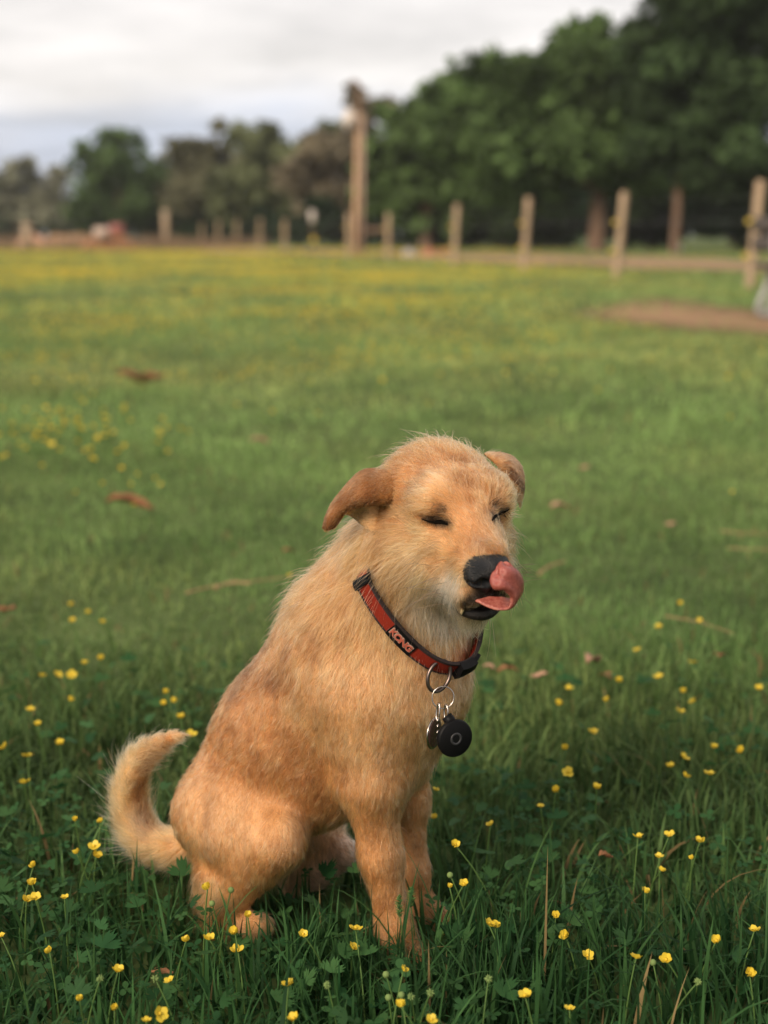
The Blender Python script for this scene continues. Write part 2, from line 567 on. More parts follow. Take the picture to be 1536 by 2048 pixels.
def carve(p, sub=False):
    m = p['k'] + 0.008
    if p['t'] == 'c':
        lo = np.minimum(p['a'] - p['ra'], p['b'] - p['rb']) - m; hi = np.maximum(p['a'] + p['ra'], p['b'] + p['rb']) + m
    else:
        lo = p['c'] - p['r'].max() - m; hi = p['c'] + p['r'].max() + m
    i0 = np.clip(((lo - GLO) / GH).astype(int), 0, GN - 1); i1 = np.clip(((hi - GLO) / GH).astype(int) + 2, 1, GN)
    g = np.stack(np.meshgrid(*[GLO[a] + GH * np.arange(i0[a], i1[a]) for a in range(3)], indexing='ij'), -1)
    d = prim_sdf(p, g.reshape(-1, 3)).reshape(g.shape[:3]).astype(np.float32)
    sl = tuple(slice(i0[a], i1[a]) for a in range(3))
    f = FLD[sl]; k = p['k']
    if sub:
        hh = np.clip(k - np.abs(f + d), 0, None) / k
        FLD[sl] = np.maximum(f, -d) + hh * hh * k * 0.25
    else:
        hh = np.clip(k - np.abs(f - d), 0, None) / k
        FLD[sl] = np.minimum(f, d) - hh * hh * k * 0.25


for p in prims: carve(p)
# eye sockets, and the mouth opening between the lips
for s in (-1, 1):
    carve(dict(t='e', c=H(.064, s * .036, .005), r=np.array([.010, .017, .0055]), ax=np.array((HF, HS, HT)), k=0.010), True)
carve(dict(t='e', c=H(.112, .004, -.060), r=np.array([.034, .020, .007]), ax=np.array((unit(HF - .2 * HT), HS, unit(HT + .2 * HF))), k=0.006), True)

DV, DQ = surface_nets(FLD, GLO, GH)
# light smoothing of the grid steps
for _ in range(2):
    acc = np.zeros_like(DV); cnt = np.zeros(len(DV))
    for a in range(4):
        np.add.at(acc, DQ[:, a], DV[DQ[:, (a + 1) % 4]]); np.add.at(cnt, DQ[:, a], 1)
        np.add.at(acc, DQ[:, (a + 1) % 4], DV[DQ[:, a]]); np.add.at(cnt, DQ[:, (a + 1) % 4], 1)
    DV = DV + 0.4 * (acc / cnt[:, None] - DV)


def tri_of(Q):
    return np.concatenate([Q[:, [0, 1, 2]], Q[:, [0, 2, 3]]])


def vnormals(V, T):
    fn = np.cross(V[T[:, 1]] - V[T[:, 0]], V[T[:, 2]] - V[T[:, 0]])
    n = np.zeros_like(V)
    for a in range(3): np.add.at(n, T[:, a], fn)
    return n / (np.linalg.norm(n, axis=1, keepdims=True) + 1e-12)


DT = tri_of(DQ)
DN = vnormals(DV, DT)
# make sure normals point outwards
if np.sum((DN * (DV - DV.mean(0))).sum(1)) < 0:
    DQ = DQ[:, ::-1]; DT = tri_of(DQ); DN = -DN
BVH = BVHTree.FromPolygons(DV.tolist(), DQ.tolist())


def hit(px, py):
    d = ray(px, py)
    loc, nor, _, _ = BVH.ray_cast(Vector(CAM), Vector(d))
    if loc is None:
        return None, None
    nor = np.array(nor)
    if nor @ d > 0: nor = -nor
    return np.array(loc), nor


def fld_at(X):
    i = np.clip(((X - GLO) / GH).round().astype(int), 0, GN - 1)
    v = FLD[i[:, 0], i[:, 1], i[:, 2]]
    out = np.any((X < GLO) | (X > GHI), axis=1)
    return np.where(out, 0.05, v)


# ---- coat attributes on the body mesh
W = np.stack([np.exp(-np.abs(prim_sdf(p, DV)) / 0.010) for p in prims], 1)
W /= W.sum(1, keepdims=True) + 1e-12
ccol = W @ np.stack([p['col'] for p in prims])
clen = W @ np.array([p['ln'] for p in prims])
clift = W @ np.array([p['lift'] for p in prims])
NOSE = H(.122, 0, -.020)
hflow = DV - H(.10, 0, -.020); hflow /= np.linalg.norm(hflow, axis=1, keepdims=True)
chflow = hflow * 0.6 + DOWN * 0.6
cflow = np.zeros_like(DV)
for i, p in enumerate(prims):
    f = p['flow']
    if isinstance(f, str):
        cflow += W[:, i:i + 1] * (hflow if f == 'head' else chflow)
    else:
        cflow += W[:, i:i + 1] * f
cflow -= DN * (cflow * DN).sum(1, keepdims=True)
cflow /= np.linalg.norm(cflow, axis=1, keepdims=True) + 1e-9


def dab(px, py, rpx, col=None, amt=1.0, lnk=None, soft=True, pt=None):
    """coat marking: colour and length change round a spot on the dog"""
    global ccol, clen
    q = pt if pt is not None else hit(px, py)[0]
    if q is None: return
    r = rpx / FPX * dep(q)
    w = np.clip(1 - np.linalg.norm(DV - q, axis=1) / r, 0, 1)
    w = (w * w * (3 - 2 * w))[:, None] if soft else (w > 0)[:, None].astype(float)
    if col is not None: ccol = ccol * (1 - w * amt) + np.array(col) * w * amt
    if lnk is not None: clen = clen * (1 - w[:, 0]) + clen * lnk * w[:, 0]


BLACK = np.array([0.012, 0.010, 0.009]); GREY = np.array([0.66, 0.58, 0.48]); RUST = np.array([0.17, 0.062, 0.020])
# flank, shoulder and back mottling
for px, py, r, c, a in [(500, 1330, 90, (.13, .058, .028), .8), (560, 1370, 55, (.15, .065, .028), .7), (620, 1300, 60, RUST, .5), (640, 1230, 60, RUST, .4),
                        (470, 1420, 60, RUST, .4), (700, 1260, 40, RUST, .5), (600, 1590, 60, RUST, .55), (650, 1560, 60, RUST, .5), (430, 1560, 90, RUST, .25),
                        (560, 1690, 34, RUST, .35), (470, 1650, 60, CREAM, .3), (585, 1660, 26, CREAM, .4), (450, 1800, 40, CREAM, .4), (480, 1480, 80, RUST, .22), (620, 1650, 70, RUST, .4), (760, 1470, 90, CREAM, .5), (880, 1380, 90, CREAM, .55),
                        (640, 1420, 90, CREAM, .4), (700, 1520, 70, CREAM, .4), (410, 1690, 60, CREAM, .35), (820, 1330, 60, RUST, .2),
                        (930, 960, 30, RUST, 1.8), (925, 920, 24, RUST, 1.6), (940, 1000, 18, RUST, 1.4), (860, 905, 60, RUST, .3), (1000, 950, 40, CREAM, .6),
                        (850, 985, 36, CREAM, .5), (870, 950, 45, CREAM, .3), (800, 1010, 40, CREAM, .3), (940, 1080, 40, RUST, .35), (1000, 1060, 30, CREAM, .5),
                        (830, 1130, 40, CREAM, .55), (850, 1180, 60, CREAM, .7), (790, 1160, 40, RUST, .3), (770, 1060, 40, RUST, .7), (840, 1260, 50, CREAM, .3),
                        (890, 1190, 40, GREY, .9), (905, 1160, 28, GREY, .8), (895, 1225, 44, GREY, .8), (850, 1200, 40, GREY, .4), (960, 1250, 36, GREY, .8), (1000, 1245, 30, GREY, .8), (870, 1300, 40, RUST, .35),
                        (965, 1098, 26, (.17, .115, .09), .6), (815, 930, 60, RUST, .45), (790, 1010, 45, RUST, .5), (765, 1100, 60, RUST, .5), (800, 1190, 60, RUST, .35), (760, 1000, 50, RUST, .6),
                        (845, 1110, 26, RUST, .5), (870, 1140, 22, (.16, .08, .04), .5), (835, 1090, 40, CREAM, .7), (880, 1090, 34, CREAM, .4), (905, 1010, 26, RUST, .35), (820, 1240, 50, RUST, .4), (700, 1130, 60, RUST, .35),
                        (560, 1480, 60, RUST, .4), (520, 1560, 50, RUST, .4), (680, 1560, 60, RUST, .5), (720, 1600, 40, RUST, .35), (580, 1640, 40, RUST, .4), (660, 1350, 50, CREAM, .4), (740, 1330, 60, CREAM, .4)]:
    dab(px, py, r * 1.5, c, a * (.34 if c is RUST else 1.0 if c is GREY else .75))
for px, py, r in [(505, 1325, 62), (540, 1355, 52), (530, 1292, 45), (470, 1385, 50), (575, 1300, 30)]:
    dab(px, py, r, (.14, .068, .036), .62)
for px, py, r in [(610, 1250, 40), (600, 1330, 40), (590, 1420, 50), (650, 1480, 50)]:
    dab(px, py, r, CREAM, .5)
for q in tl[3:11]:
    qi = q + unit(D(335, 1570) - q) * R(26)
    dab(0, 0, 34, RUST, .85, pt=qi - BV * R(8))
for i in (1, 2, 3):
    dab(0, 0, 30, (.5, .33, .24), .5, pt=D(300 - 10 * i, 1690 - 15 * i, -.02))
# eyes, lips and nose surroundings: very short dark coat
for px, py, r, c, l in [(878, 1036, 30, (.10, .06, .035), .5), (880, 1040, 28, BLACK, .32), (893, 1046, 24, BLACK, .3), (862, 1037, 22, BLACK, .32), (848, 1036, 14, (.05, .03, .02), .4), (882, 1018, 14, (.07, .05, .04), .6),
                        (998, 1025, 24, BLACK, .32), (987, 1033, 22, BLACK, .3), (1011, 1019, 15, BLACK, .3), (990, 1012, 12, (.10, .06, .04), .7), (906, 1054, 12, (.06, .03, .015), .5)]:
    dab(px, py, r, c, .97, l)
for px, py, r in [(928, 1206, 18), (940, 1200, 24), (960, 1194, 42), (985, 1194, 42), (1003, 1194, 36), (935, 1216, 30), (955, 1226, 32), (982, 1230, 32), (1003, 1224, 28), (962, 1178, 40), (985, 1180, 40)]:
    dab(px, py, r, BLACK, 1.0, .12)
for px, py, r, l in [(935, 1168, 40, .4), (915, 1190, 30, .55), (900, 1165, 45, .6), (950, 1180, 30, .4)]:
    dab(px, py, r, None, 0, l)
for a, s, t, r in [(.116, 0, -.056, 44), (.108, -.014, -.055, 40), (.108, .014, -.055, 40), (.10, 0, -.066, 44), (.108, 0, -.045, 40), (.10, -.020, -.066, 30), (.10, .020, -.066, 30)]:
    dab(0, 0, r, BLACK, .97, .15, pt=H(a, s, t))
dab(0, 0, 52, None, 0, 0.35, pt=H(.105, 0, -.018))
dab(868, 892, 50, None, 0, 1.9)
dab(845, 920, 40, None, 0, 1.4)
for px, py, r, l in [(960, 1250, 55, 1.7), (900, 1225, 55, 1.5), (840, 1190, 70, 1.5), (790, 1130, 60, 1.3), (1000, 1250, 40, 1.6), (1025, 1080, 40, 1.5), (870, 1250, 50, 1.4)]:
    dab(px, py, r, None, 0, l)
dab(0, 0, 34, None, 0, 0.25, pt=NOSE)
mott = hnoise(DV, 38, 3) * 0.6 + hnoise(DV, 90, 5) * 0.4
mott2 = hnoise(DV * np.array([1, 1, .55]), 75, 13)
ccol = ccol * (0.60 + 0.46 * mott + .38 * mott2)[:, None]
clen = clen * (0.75 + 0.5 * hnoise(DV, 45, 9))


def fur(name, V, T, vn, flow, ln, lift, col, count, parent, pts=6, clump=26, width=0.00026, jitter=0.30, curl=0.22, grav=0.25, seed=1, cl_amt=0.6, guard=0.05):
    r = np.random.default_rng(seed)
    A, B, C = V[T[:, 0]], V[T[:, 1]], V[T[:, 2]]
    area = np.linalg.norm(np.cross(B - A, C - A), axis=1)
    tl = ln[T].mean(1)
    w = area * (1 + 0.35 * np.clip(0.02 / np.maximum(tl, 0.004), 0, 3))
    # the coat is thinner where the far side can never be looked at from near the photograph's viewpoint
    fn = vn[T].mean(1); toc = CAM - A; toc /= np.linalg.norm(toc, axis=1, keepdims=True)
    w *= np.where((fn * toc).sum(1) < -0.45, 0.35, 1.0)
    ti = r.choice(len(T), count, p=w / w.sum())
    u = np.sqrt(r.random(count)); v = r.random(count)
    b = np.stack([1 - u, u * (1 - v), u * v], 1)
    def itp(a): return (a[T[ti]] * (b[..., None] if a.ndim > 1 else b)).sum(1)
    root = itp(V); n = itp(vn); n /= np.linalg.norm(n, axis=1, keepdims=True)
    t = itp(flow); t -= n * (t * n).sum(1, keepdims=True); t /= np.linalg.norm(t, axis=1, keepdims=True) + 1e-9
    bt = np.cross(n, t)
    L = itp(ln) * r.uniform(0.6, 1.15, count)
    stray = r.random(count) < guard * np.clip(itp(ln) / .012, .15, 1)
    L[stray] *= r.uniform(1.2, 1.9, stray.sum())
    lf = itp(lift) + r.normal(0, 0.12, count) + stray * r.uniform(0, .45, count)
    sw = r.normal(0, jitter, count) + (hnoise(root, 60, 21) - 0.5) * 1.1
    d0 = t * (np.cos(lf) * np.cos(sw))[:, None] + bt * (np.cos(lf) * np.sin(sw))[:, None] + n * np.sin(lf)[:, None]
    s = np.linspace(0, 1, pts)
    bend = DOWN * grav + t * 0.15 - n * 0.22 + bt * r.normal(0, curl, count)[:, None] + n * r.normal(0, curl * .6, count)[:, None]
    pos = root[:, None] + L[:, None, None] * (d0[:, None] * s[None, :, None] + bend[:, None] * (s ** 2)[None, :, None])
    # gather neighbouring hairs into locks
    nc = max(count // clump, 4)
    ci = r.choice(count, nc, replace=False)
    kd = KDTree(nc)
    for k_, q in enumerate(root[ci]): kd.insert(q, k_)
    kd.balance()
    near = np.array([kd.find(q)[1] for q in root])
    off = pos[ci[near]] - root[ci[near]][:, None]
    tgt = root[ci[near]][:, None] + off * (L / np.maximum(L[ci[near]], 1e-5))[:, None, None]
    cw = (s ** 1.6)[None, :, None] * (cl_amt * (1 - stray * 0.8) * r.uniform(.5, 1.2, count))[:, None, None]
    pos = pos * (1 - cw) + tgt * cw
    c = itp(col) * r.uniform(0.82, 1.18, count)[:, None] * (r.uniform(0.68, 1.28, nc)[near] * np.where(stray, r.uniform(.8, 1.5, count), 1))[:, None]
    hc = bpy.data.hair_curves.new(name)
    hc.add_curves([pts] * count)
    hc.points.foreach_set('position', np.ascontiguousarray(pos, np.float32).ravel())
    ra = hc.attributes.get('radius') or hc.attributes.new('radius', 'FLOAT', 'POINT')
    rad = width * (1 - 0.85 * s ** 1.5)
    ra.data.foreach_set('value', np.tile(rad, count).astype(np.float32))
    at = hc.attributes.new('tint', 'FLOAT_COLOR', 'CURVE')
    cc = np.ones((count, 4), np.float32); cc[:, :3] = np.clip(c, 0.004, 0.92)
    at.data.foreach_set('color', cc.ravel())
    hc.materials.append(M_HAIR)
    o = bpy.data.objects.new(name, hc)
    o.parent = parent
    COL.objects.link(o)
    return o


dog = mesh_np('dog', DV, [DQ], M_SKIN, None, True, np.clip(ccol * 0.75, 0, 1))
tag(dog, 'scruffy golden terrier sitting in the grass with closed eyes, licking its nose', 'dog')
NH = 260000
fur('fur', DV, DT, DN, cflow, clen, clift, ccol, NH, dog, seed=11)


# ---- ears: folded sheets of skin with a short coat
def make_ear(rows, th, col, seed, flow_down):
    """rows of (px,py,depth) control points from base to tip"""
    G = np.array([[P(*c) for c in row] for row in rows])
    S = patch(G, 26, 18)
    V, Q = shell(S, th)
    T = tri_of(Q)
    vn = vnormals(V, T)
    if (vn[:26 * 18] * grid_normals(S).reshape(-1, 3)).sum() < 0:
        Q = Q[:, ::-1]; T = tri_of(Q); vn = -vn
    nn = 26 * 18
    c = np.zeros((len(V), 3)); ln = np.zeros(len(V))
    f = np.gradient(S, axis=0).reshape(-1, 3); f = np.concatenate([f, f])
    f /= np.linalg.norm(f, axis=1, keepdims=True) + 1e-12
    uu = np.repeat(np.linspace(0, 1, 26), 18); vv = np.tile(np.linspace(0, 1, 18), 26)
    cc = np.where((vv > 0.74)[:, None], np.array([.52, .31, .15]), np.where((vv > .52)[:, None], np.array(col) * .35, np.array(col))) * (0.7 + 0.6 * hnoise(S.reshape(-1, 3), 90, seed))[:, None]  # fold crease darkened, its shade painted into the hair colour
    bl = np.clip(1 - uu / .28, 0, 1)[:, None]
    cc = cc * (1 - bl) + np.array(TAN) * .85 * bl
    c[:] = np.concatenate([cc, cc])
    ln[:] = 0.0058 - 0.0025 * np.concatenate([uu, uu])
    e = mesh_np('ear', V, [Q], M_SKIN, dog, True, c * 0.75)
    fur('ear_fur', V, T, vn, f, ln, np.full(len(V), 0.22), c, 9000, e, pts=5, width=0.0002, seed=seed, grav=0.1, cl_amt=0.45, guard=.06)
    return e


d0 = dep(H(-.01, -.055, .0))
EARC = (.20, .082, .028)
make_ear([
    [(790, 944, d0 + .012), (792, 962, d0 - .004), (786, 996, d0 - .010), (784, 1012, d0 + .004), (788, 1060, d0 - .002)],
    [(760, 938, d0 + .008), (758, 962, d0 - .016), (762, 1000, d0 - .020), (764, 1012, d0 + .004), (768, 1064, d0 - .004)],
    [(727, 939, d0 + .004), (726, 970, d0 - .024), (734, 1004, d0 - .028), (736, 1010, d0 + .000), (740, 1062, d0 - .006)],
    [(695, 966, d0 + .000), (699, 990, d0 - .024), (708, 1010, d0 - .026), (708, 1014, d0 + .004), (706, 1036, d0 + .010)],
    [(668, 1000, d0 - .002), (677, 1010, d0 - .018), (690, 1020, d0 - .020), (690, 1022, d0 - .006), (688, 1028, d0 - .002)],
    [(651, 1032, d0 - .004), (662, 1034, d0 - .016), (680, 1032, d0 - .014), (681, 1034, d0 - .008), (680, 1036, d0 - .004)],
    [(645, 1056, d0 - .006), (653, 1061, d0 - .012), (664, 1058, d0 - .011), (666, 1057, d0 - .008), (667, 1056, d0 - .006)],
], 0.0034, EARC, 31, None)
d1 = dep(H(-.02, .050, .02))
make_ear([
    [(968, 908, d1 + .012), (980, 918, d1 - .004), (996, 934, d1 - .008), (1006, 952, d1 - .006)],
    [(990, 905, d1 + .012), (1003, 918, d1 - .006), (1012, 940, d1 - .012), (1016, 970, d1 - .008)],
    [(1008, 907, d1 + .014), (1020, 926, d1 - .006), (1024, 952, d1 - .012), (1024, 985, d1 - .006)],
    [(1026, 914, d1 + .014), (1034, 940, d1 - .002), (1036, 966, d1 - .010), (1032, 996, d1 - .004)],
    [(1038, 926, d1 + .014), (1042, 952, d1 + .002), (1042, 976, d1 - .006), (1037, 1006, d1 - .002)],
    [(1046, 945, d1 + .014), (1047, 966, d1 + .006), (1046, 988, d1 + .0), (1040, 1014, d1 + .0)],
], 0.0034, (.30, .135, .055), 37, None)

# ---- nose leather
M_NOSE = material('nose_leather', (0.0045, 0.005, 0.0065), 0.36, 0.28, noise=(600, (0.008, 0.0085, 0.0105)), bump=0.4)


def make_nose():
    h = 0.0011
    lo = np.array([-.026, -.03, -.034]); n = (np.array([.056, .06, .062]) / h).astype(int)
    g = np.stack(np.meshgrid(*[lo[a] + h * np.arange(n[a]) for a in range(3)], indexing='ij'), -1)
    a, s, t = g[..., 0], g[..., 1], g[..., 2]
    def e(ca, cs, ct, ra, rs, rt):
        q = np.stack([(a - ca) / ra, (s - cs) / rs, (t - ct) / rt], -1)
        k0 = np.linalg.norm(q, axis=-1); q2 = np.stack([(a - ca) / ra ** 2, (s - cs) / rs ** 2, (t - ct) / rt ** 2], -1)
        return k0 * (k0 - 1) / (np.linalg.norm(q2, axis=-1) + 1e-9)
    def sm(x, y, k):
        w = np.clip(k - np.abs(x - y), 0, None) / k
        return np.minimum(x, y) - w * w * k * .25
    def sb(x, y, k):
        w = np.clip(k - np.abs(x + y), 0, None) / k
        return np.maximum(x, -y) + w * w * k * .25
    f = e(0, 0, .004, .018, .0185, .0125)
    f = sm(f, e(.004, 0, -.004, .014, .0150, .012), .008)
    for sg in (-1, 1): f = sm(f, e(.002, sg * .012, -.004, .0125, .0075, .0085), .006)
    f = sm(f, e(.002, 0, -.016, .009, .006, .009), .006)
    for sg in (-1, 1):
        f = sb(f, e(.0175, sg * .0086, -.0040, .0075, .0052, .0044), .003)
        f = sb(f, e(.0115, sg * .0155, -.0065, .0055, .0055, .0018), .002)
    f = sb(f, e(.016, 0, -.013, .010, .0010, .012), .002)
    V, Q = surface_nets(f, lo, h)
    c0 = H(.113, -.003, -.0195)
    A = np.stack([unit(HF - .05 * HT), HS, unit(HT + .05 * HF)])
    Wd = c0 + V @ A * 1.16
    T = tri_of(Q)
    if (vnormals(Wd, T) * (Wd - Wd.mean(0))).sum() < 0: Q = Q[:, ::-1]
    return mesh_np('nose', Wd, [Q], M_NOSE, dog)


nose = make_nose()
dn = dep(H(.134, 0, -.03))

# ---- mouth lining, lips, tooth, tongue
M_LIP = material('lip_skin', (0.006, 0.005, 0.005), 0.45, 0.25, noise=(300, (0.02, 0.016, 0.015)), bump=0.3)
M_TONGUE = material('tongue_flesh', (0.33, 0.095, 0.072), 0.22, 0.5, noise=(260, (0.22, 0.046, 0.036), (1, 1, 1)), bump=0.3, bscale=1100, tint=True)
M_TOOTH = material('tooth_enamel', (0.62, 0.48, 0.28), 0.3, 0.5)
mb = MB()
lipc = catmull([H(.082, -.027, -.059), H(.092, -.024, -.0645), H(.104, -.014, -.0695), H(.109, .001, -.071), H(.104, .015, -.0695), H(.092, .024, -.0645), H(.082, .028, -.059)], 28)
mb.tube(lipc, np.interp(np.linspace(0, 1, 28), [0, .2, .5, .8, 1], [.002, .0050, .0062, .0050, .002]), 10)
mb.build('lower_lip', M_LIP, dog)
mb = MB()
lipu = catmull([H(.084, -.029, -.058), H(.098, -.026, -.058), H(.114, -.013, -.054), H(.121, 0, -.046), H(.114, .013, -.054), H(.098, .026, -.058), H(.084, .029, -.058)], 28)
mb.tube(lipu, np.interp(np.linspace(0, 1, 28), [0, .2, .5, .8, 1], [.0015, .0025, .0045, .0025, .0015]), 10)
mb.build('upper_lip', M_LIP, dog)
mb = MB()
tp = H(.106, -.021, -.060)
mb.tube([tp, tp + .005 * DOWN + .001 * HF, tp + .010 * DOWN], [.0024, .0020, .0005], 8)
mb.build('tooth', M_TOOTH, dog)


def make_tongue():
    dl = dn + .010           # lower arm leaves the mouth behind the nose tip
    rows = [
        [(930, 1196, dl + .016), (934, 1190, dl + .020), (940, 1188, dl + .024)],
        [(952, 1203, dl + .002), (958, 1197, dl + .006), (964, 1191, dl + .010)],
        [(980, 1216, dl - .010), (982, 1206, dl - .003), (985, 1193, dl + .004)],
        [(1001, 1220, dl - .014), (1003, 1209, dl - .006), (1006, 1194, dl + .002)],
        [(1018, 1215, dl - .016), (1023, 1212, dl - .008), (1020, 1196, dl + .004)],
        [(1021, 1196, dl - .018), (1033, 1197, dl - .012), (1042, 1186, dl + .006)],
        [(1012, 1185, dl - .022), (1032, 1182, dl - .017), (1048, 1168, dl + .000)],
        [(1003, 1177, dl - .025), (1022, 1170, dl - .024), (1046, 1152, dl - .006)],
        [(988, 1180, dl - .024), (1010, 1158, dl - .029), (1037, 1138, dl - .012)],
        [(983, 1168, dl - .022), (1004, 1149, dl - .028), (1027, 1130, dl - .014)],
        [(987, 1153, dl - .020), (1001, 1142, dl - .024), (1018, 1126, dl - .014)],
        [(996, 1142, dl - .018), (1000, 1135, dl - .020), (1010, 1123, dl - .013)],
        [(1000, 1130, dl - .016), (1002, 1128, dl - .016), (1005, 1124, dl - .013)],
    ]
    G = np.array([[P(*c) for c in r_] for r_ in rows])
    S = patch(G, 60, 18)
    nrm = grid_normals(S)
    vv = np.linspace(0, 1, 18)[None, :, None]; uu = np.linspace(0, 1, 60)[:, None, None]
    S = S + nrm * 0.0024 * np.sin(vv * 12 + uu * 4 + .6 * np.sin(uu * 17)) * np.clip((uu - .45) * 4, 0, 1)
    V, Q = shell(S, 0.0036)
    up = np.clip((uu - .38) / .15, 0, 1); rim = np.clip(1 - np.minimum(vv, 1 - vv) / .16, 0, 1) ** 1.5
    base_ = np.array([.39, .130, .098]) * (1 - up) + np.array([.34, .092, .070]) * up
    cg = base_ * (1 - .55 * rim) + np.array([.52, .20, .145]) * .55 * rim  # paler rim paints the lit edge of the fold
    cg = (cg * (.92 + .2 * np.sin(vv * 26 + uu * 9) * up * .5)).reshape(-1, 3)
    return mesh_np('tongue', V, [Q], M_TONGUE, dog, True, np.concatenate([cg, cg]))


make_tongue()

# ---- closed eyelids
M_LID = material('eyelid_skin', (0.006, 0.005, 0.004), 0.9, 0.05)
for s in (-1, 1):
    pts, nrms = [], []
    pxs = [(843, 1036), (856, 1041), (870, 1044), (884, 1044), (896, 1050)] if s < 0 else [(1018, 1016), (1008, 1022), (998, 1026), (988, 1034), (983, 1042)]
    for q in pxs:
        a, n_ = hit(*q)
        if a is not None: pts.append(a + n_ * .0012)
    if len(pts) > 2:
        mb = MB()
        cpt = catmull(pts, 16)
        mb.tube(cpt, np.interp(np.linspace(0, 1, 16), [0, .3, .75, 1], [.0004, .0010, .0017, .0006]), 8)
        mb.build('eyelid', M_LID, dog)
        m_ = MB(); lr = np.random.default_rng(60 + s)
        for k in range(16):
            a = cpt[lr.integers(1, 14)] + lr.normal(0, .0012, 3)
            d_ = unit(HF * .7 - HT * lr.uniform(.2, .9) + HS * s * lr.uniform(-.1, .9)); L = lr.uniform(.004, .008)
            m_.tube([a, a + d_ * L * .5, a + d_ * L + DOWN * L * .15], [.00022, .00017, .00006], 4)
        tag(m_.build('eyelashes', M_LID, dog), kind='stuff')

# ---- dark tufts over the eyes
br_ = np.random.default_rng(8)
M_BROW = material('brow_hair', (0.085, 0.048, 0.026), 0.8, 0.1)
for (bx, by, sx) in ((880, 1016, -1), (990, 1011, 1)):
    m_ = MB()
    for k in range(13):
        a, n_ = hit(bx + br_.normal(0, 7), by + br_.normal(0, 5))
        d_ = unit(n_ * .75 + HS * sx * .35 + HT * br_.normal(.25, .3) + br_.normal(0, .25, 3)); L = br_.uniform(.006, .013)
        m_.tube([a, a + d_ * L * .5, a + d_ * L + DOWN * L * .2], [.00030, .00024, .00008], 4)
    tag(m_.build('brow_tuft', M_BROW, dog), kind='stuff')

# ---- whiskers
M_WHISK = material('whisker_hair', (0.16, 0.11, 0.07), 0.4, 0.4)
wr = np.random.default_rng(5)
for s in (-1, 1):
    for k in range(11):
        a = H(.085 + wr.uniform(-.015, .018), s * .030, -.045 + wr.uniform(-.02, .012))
        d_ = unit(s * HS * 1.0 - HF * wr.uniform(0.0, .6) + HT * wr.uniform(-.5, .35))
        L = wr.uniform(.03, .055)
        mb = MB()
        mb.tube([a - d_ * .006, a + d_ * L * .4, a + d_ * L * .75 + DOWN * L * .06, a + d_ * L + DOWN * L * .16], [.00028, .00024, .00016, .00006], 4)
        mb.build('whisker', M_WHISK, dog)

# ================================================================== COLLAR
M_STRAP = material('collar_webbing', (0.20, 0.022, 0.011), 0.85, 0.08, noise=(900, (0.15, 0.015, 0.008)), bump=0.25, bscale=3000)
M_STRAPEDGE = material('collar_edge', (0.020, 0.014, 0.014), 0.8, 0.2)
M_BLACKP = material('black_plastic', (0.004, 0.004, 0.0045), 0.5, 0.12)
M_METAL = material('dark_metal', (0.13, 0.10, 0.09), 0.32, 0.5, metal=1.0)
M_STEEL = material('steel', (0.40, 0.36, 0.33), 0.22, 0.5, metal=1.0)
M_TAGFACE = material('tag_face', (0.06, 0.022, 0.020), 0.25, 0.5, noise=(60, (0.10, 0.05, 0.045)))
M_LETTER = material('letter_thread', (0.34, 0.085, 0.055), 0.8, 0.1)
M_LETTERRIM = material('letter_rim', (0.30, 0.19, 0.15), 0.8, 0.1)

collar = empty('dog_collar', label='red webbing collar with black edging worn round the neck of the dog', cat='collar')
ca, _ = hit(738, 1160); cb, _ = hit(814, 1262); cc_, _ = hit(925, 1296)
cn = unit(np.cross(cb - ca, cc_ - ca)); cn = cn if cn[2] > 0 else -cn
cen = (D(790, 1215) + D(840, 1240)) / 2
cen = cen - cn * ((cen - ca) @ cn)
cu = unit(ca - cen); cw_ = np.cross(cn, cu)
NA = 96
ang = np.linspace(0, 2 * np.pi, NA, endpoint=False)
rr = []
for a in ang:
    d_ = math.cos(a) * cu + math.sin(a) * cw_
    best = 0.03
    for off in (-.006, 0, .006):
        loc, *_r = BVH.ray_cast(Vector(cen + cn * off + d_ * .14), Vector(-d_))
        if loc is not None: best = max(best, (np.array(loc) - cen) @ d_)
    rr.append(min(best, .105))
rr = np.array(rr)
for _ in range(14): rr = (np.roll(rr, 1) + rr * 1.2 + np.roll(rr, -1)) / 3.2
nape = np.cos(ang)
rr = rr + 0.0060 - 0.017 * np.clip((project(cen + rr[:, None] * (np.cos(ang)[:, None] * cu + np.sin(ang)[:, None] * cw_))[1] * -1 + 1165) / 50, 0, 1)
loop = cen + rr[:, None] * (np.cos(ang)[:, None] * cu + np.sin(ang)[:, None] * cw_)
lt = np.roll(loop, -1, 0) - np.roll(loop, 1, 0); lt /= np.linalg.norm(lt, axis=1, keepdims=True)
lout = np.cross(lt, cn); lout *= np.sign((lout * (loop - cen)).sum(1, keepdims=True))
loop_axis = np.cross(lout, lt); loop_axis *= np.sign(loop_axis @ cn)[:, None]
# the band leans with the neck's flare
BW = 0.0185


def collar_pt(i, across, out=0.0):
    """point on the collar: i position along the loop (float), across -.5..+.5 of the band"""
    i0 = int(math.floor(i)) % NA; i1 = (i0 + 1) % NA; f = i - math.floor(i)
    p = loop[i0] * (1 - f) + loop[i1] * f
    ax = unit(loop_axis[i0] * (1 - f) + loop_axis[i1] * f); ou = unit(lout[i0] * (1 - f) + lout[i1] * f)
    ax = unit(ax - 0.18 * ou); ou = unit(np.cross(ax, np.cross(ou, ax)))
    return p + ax * across * BW + ou * out, ax, ou


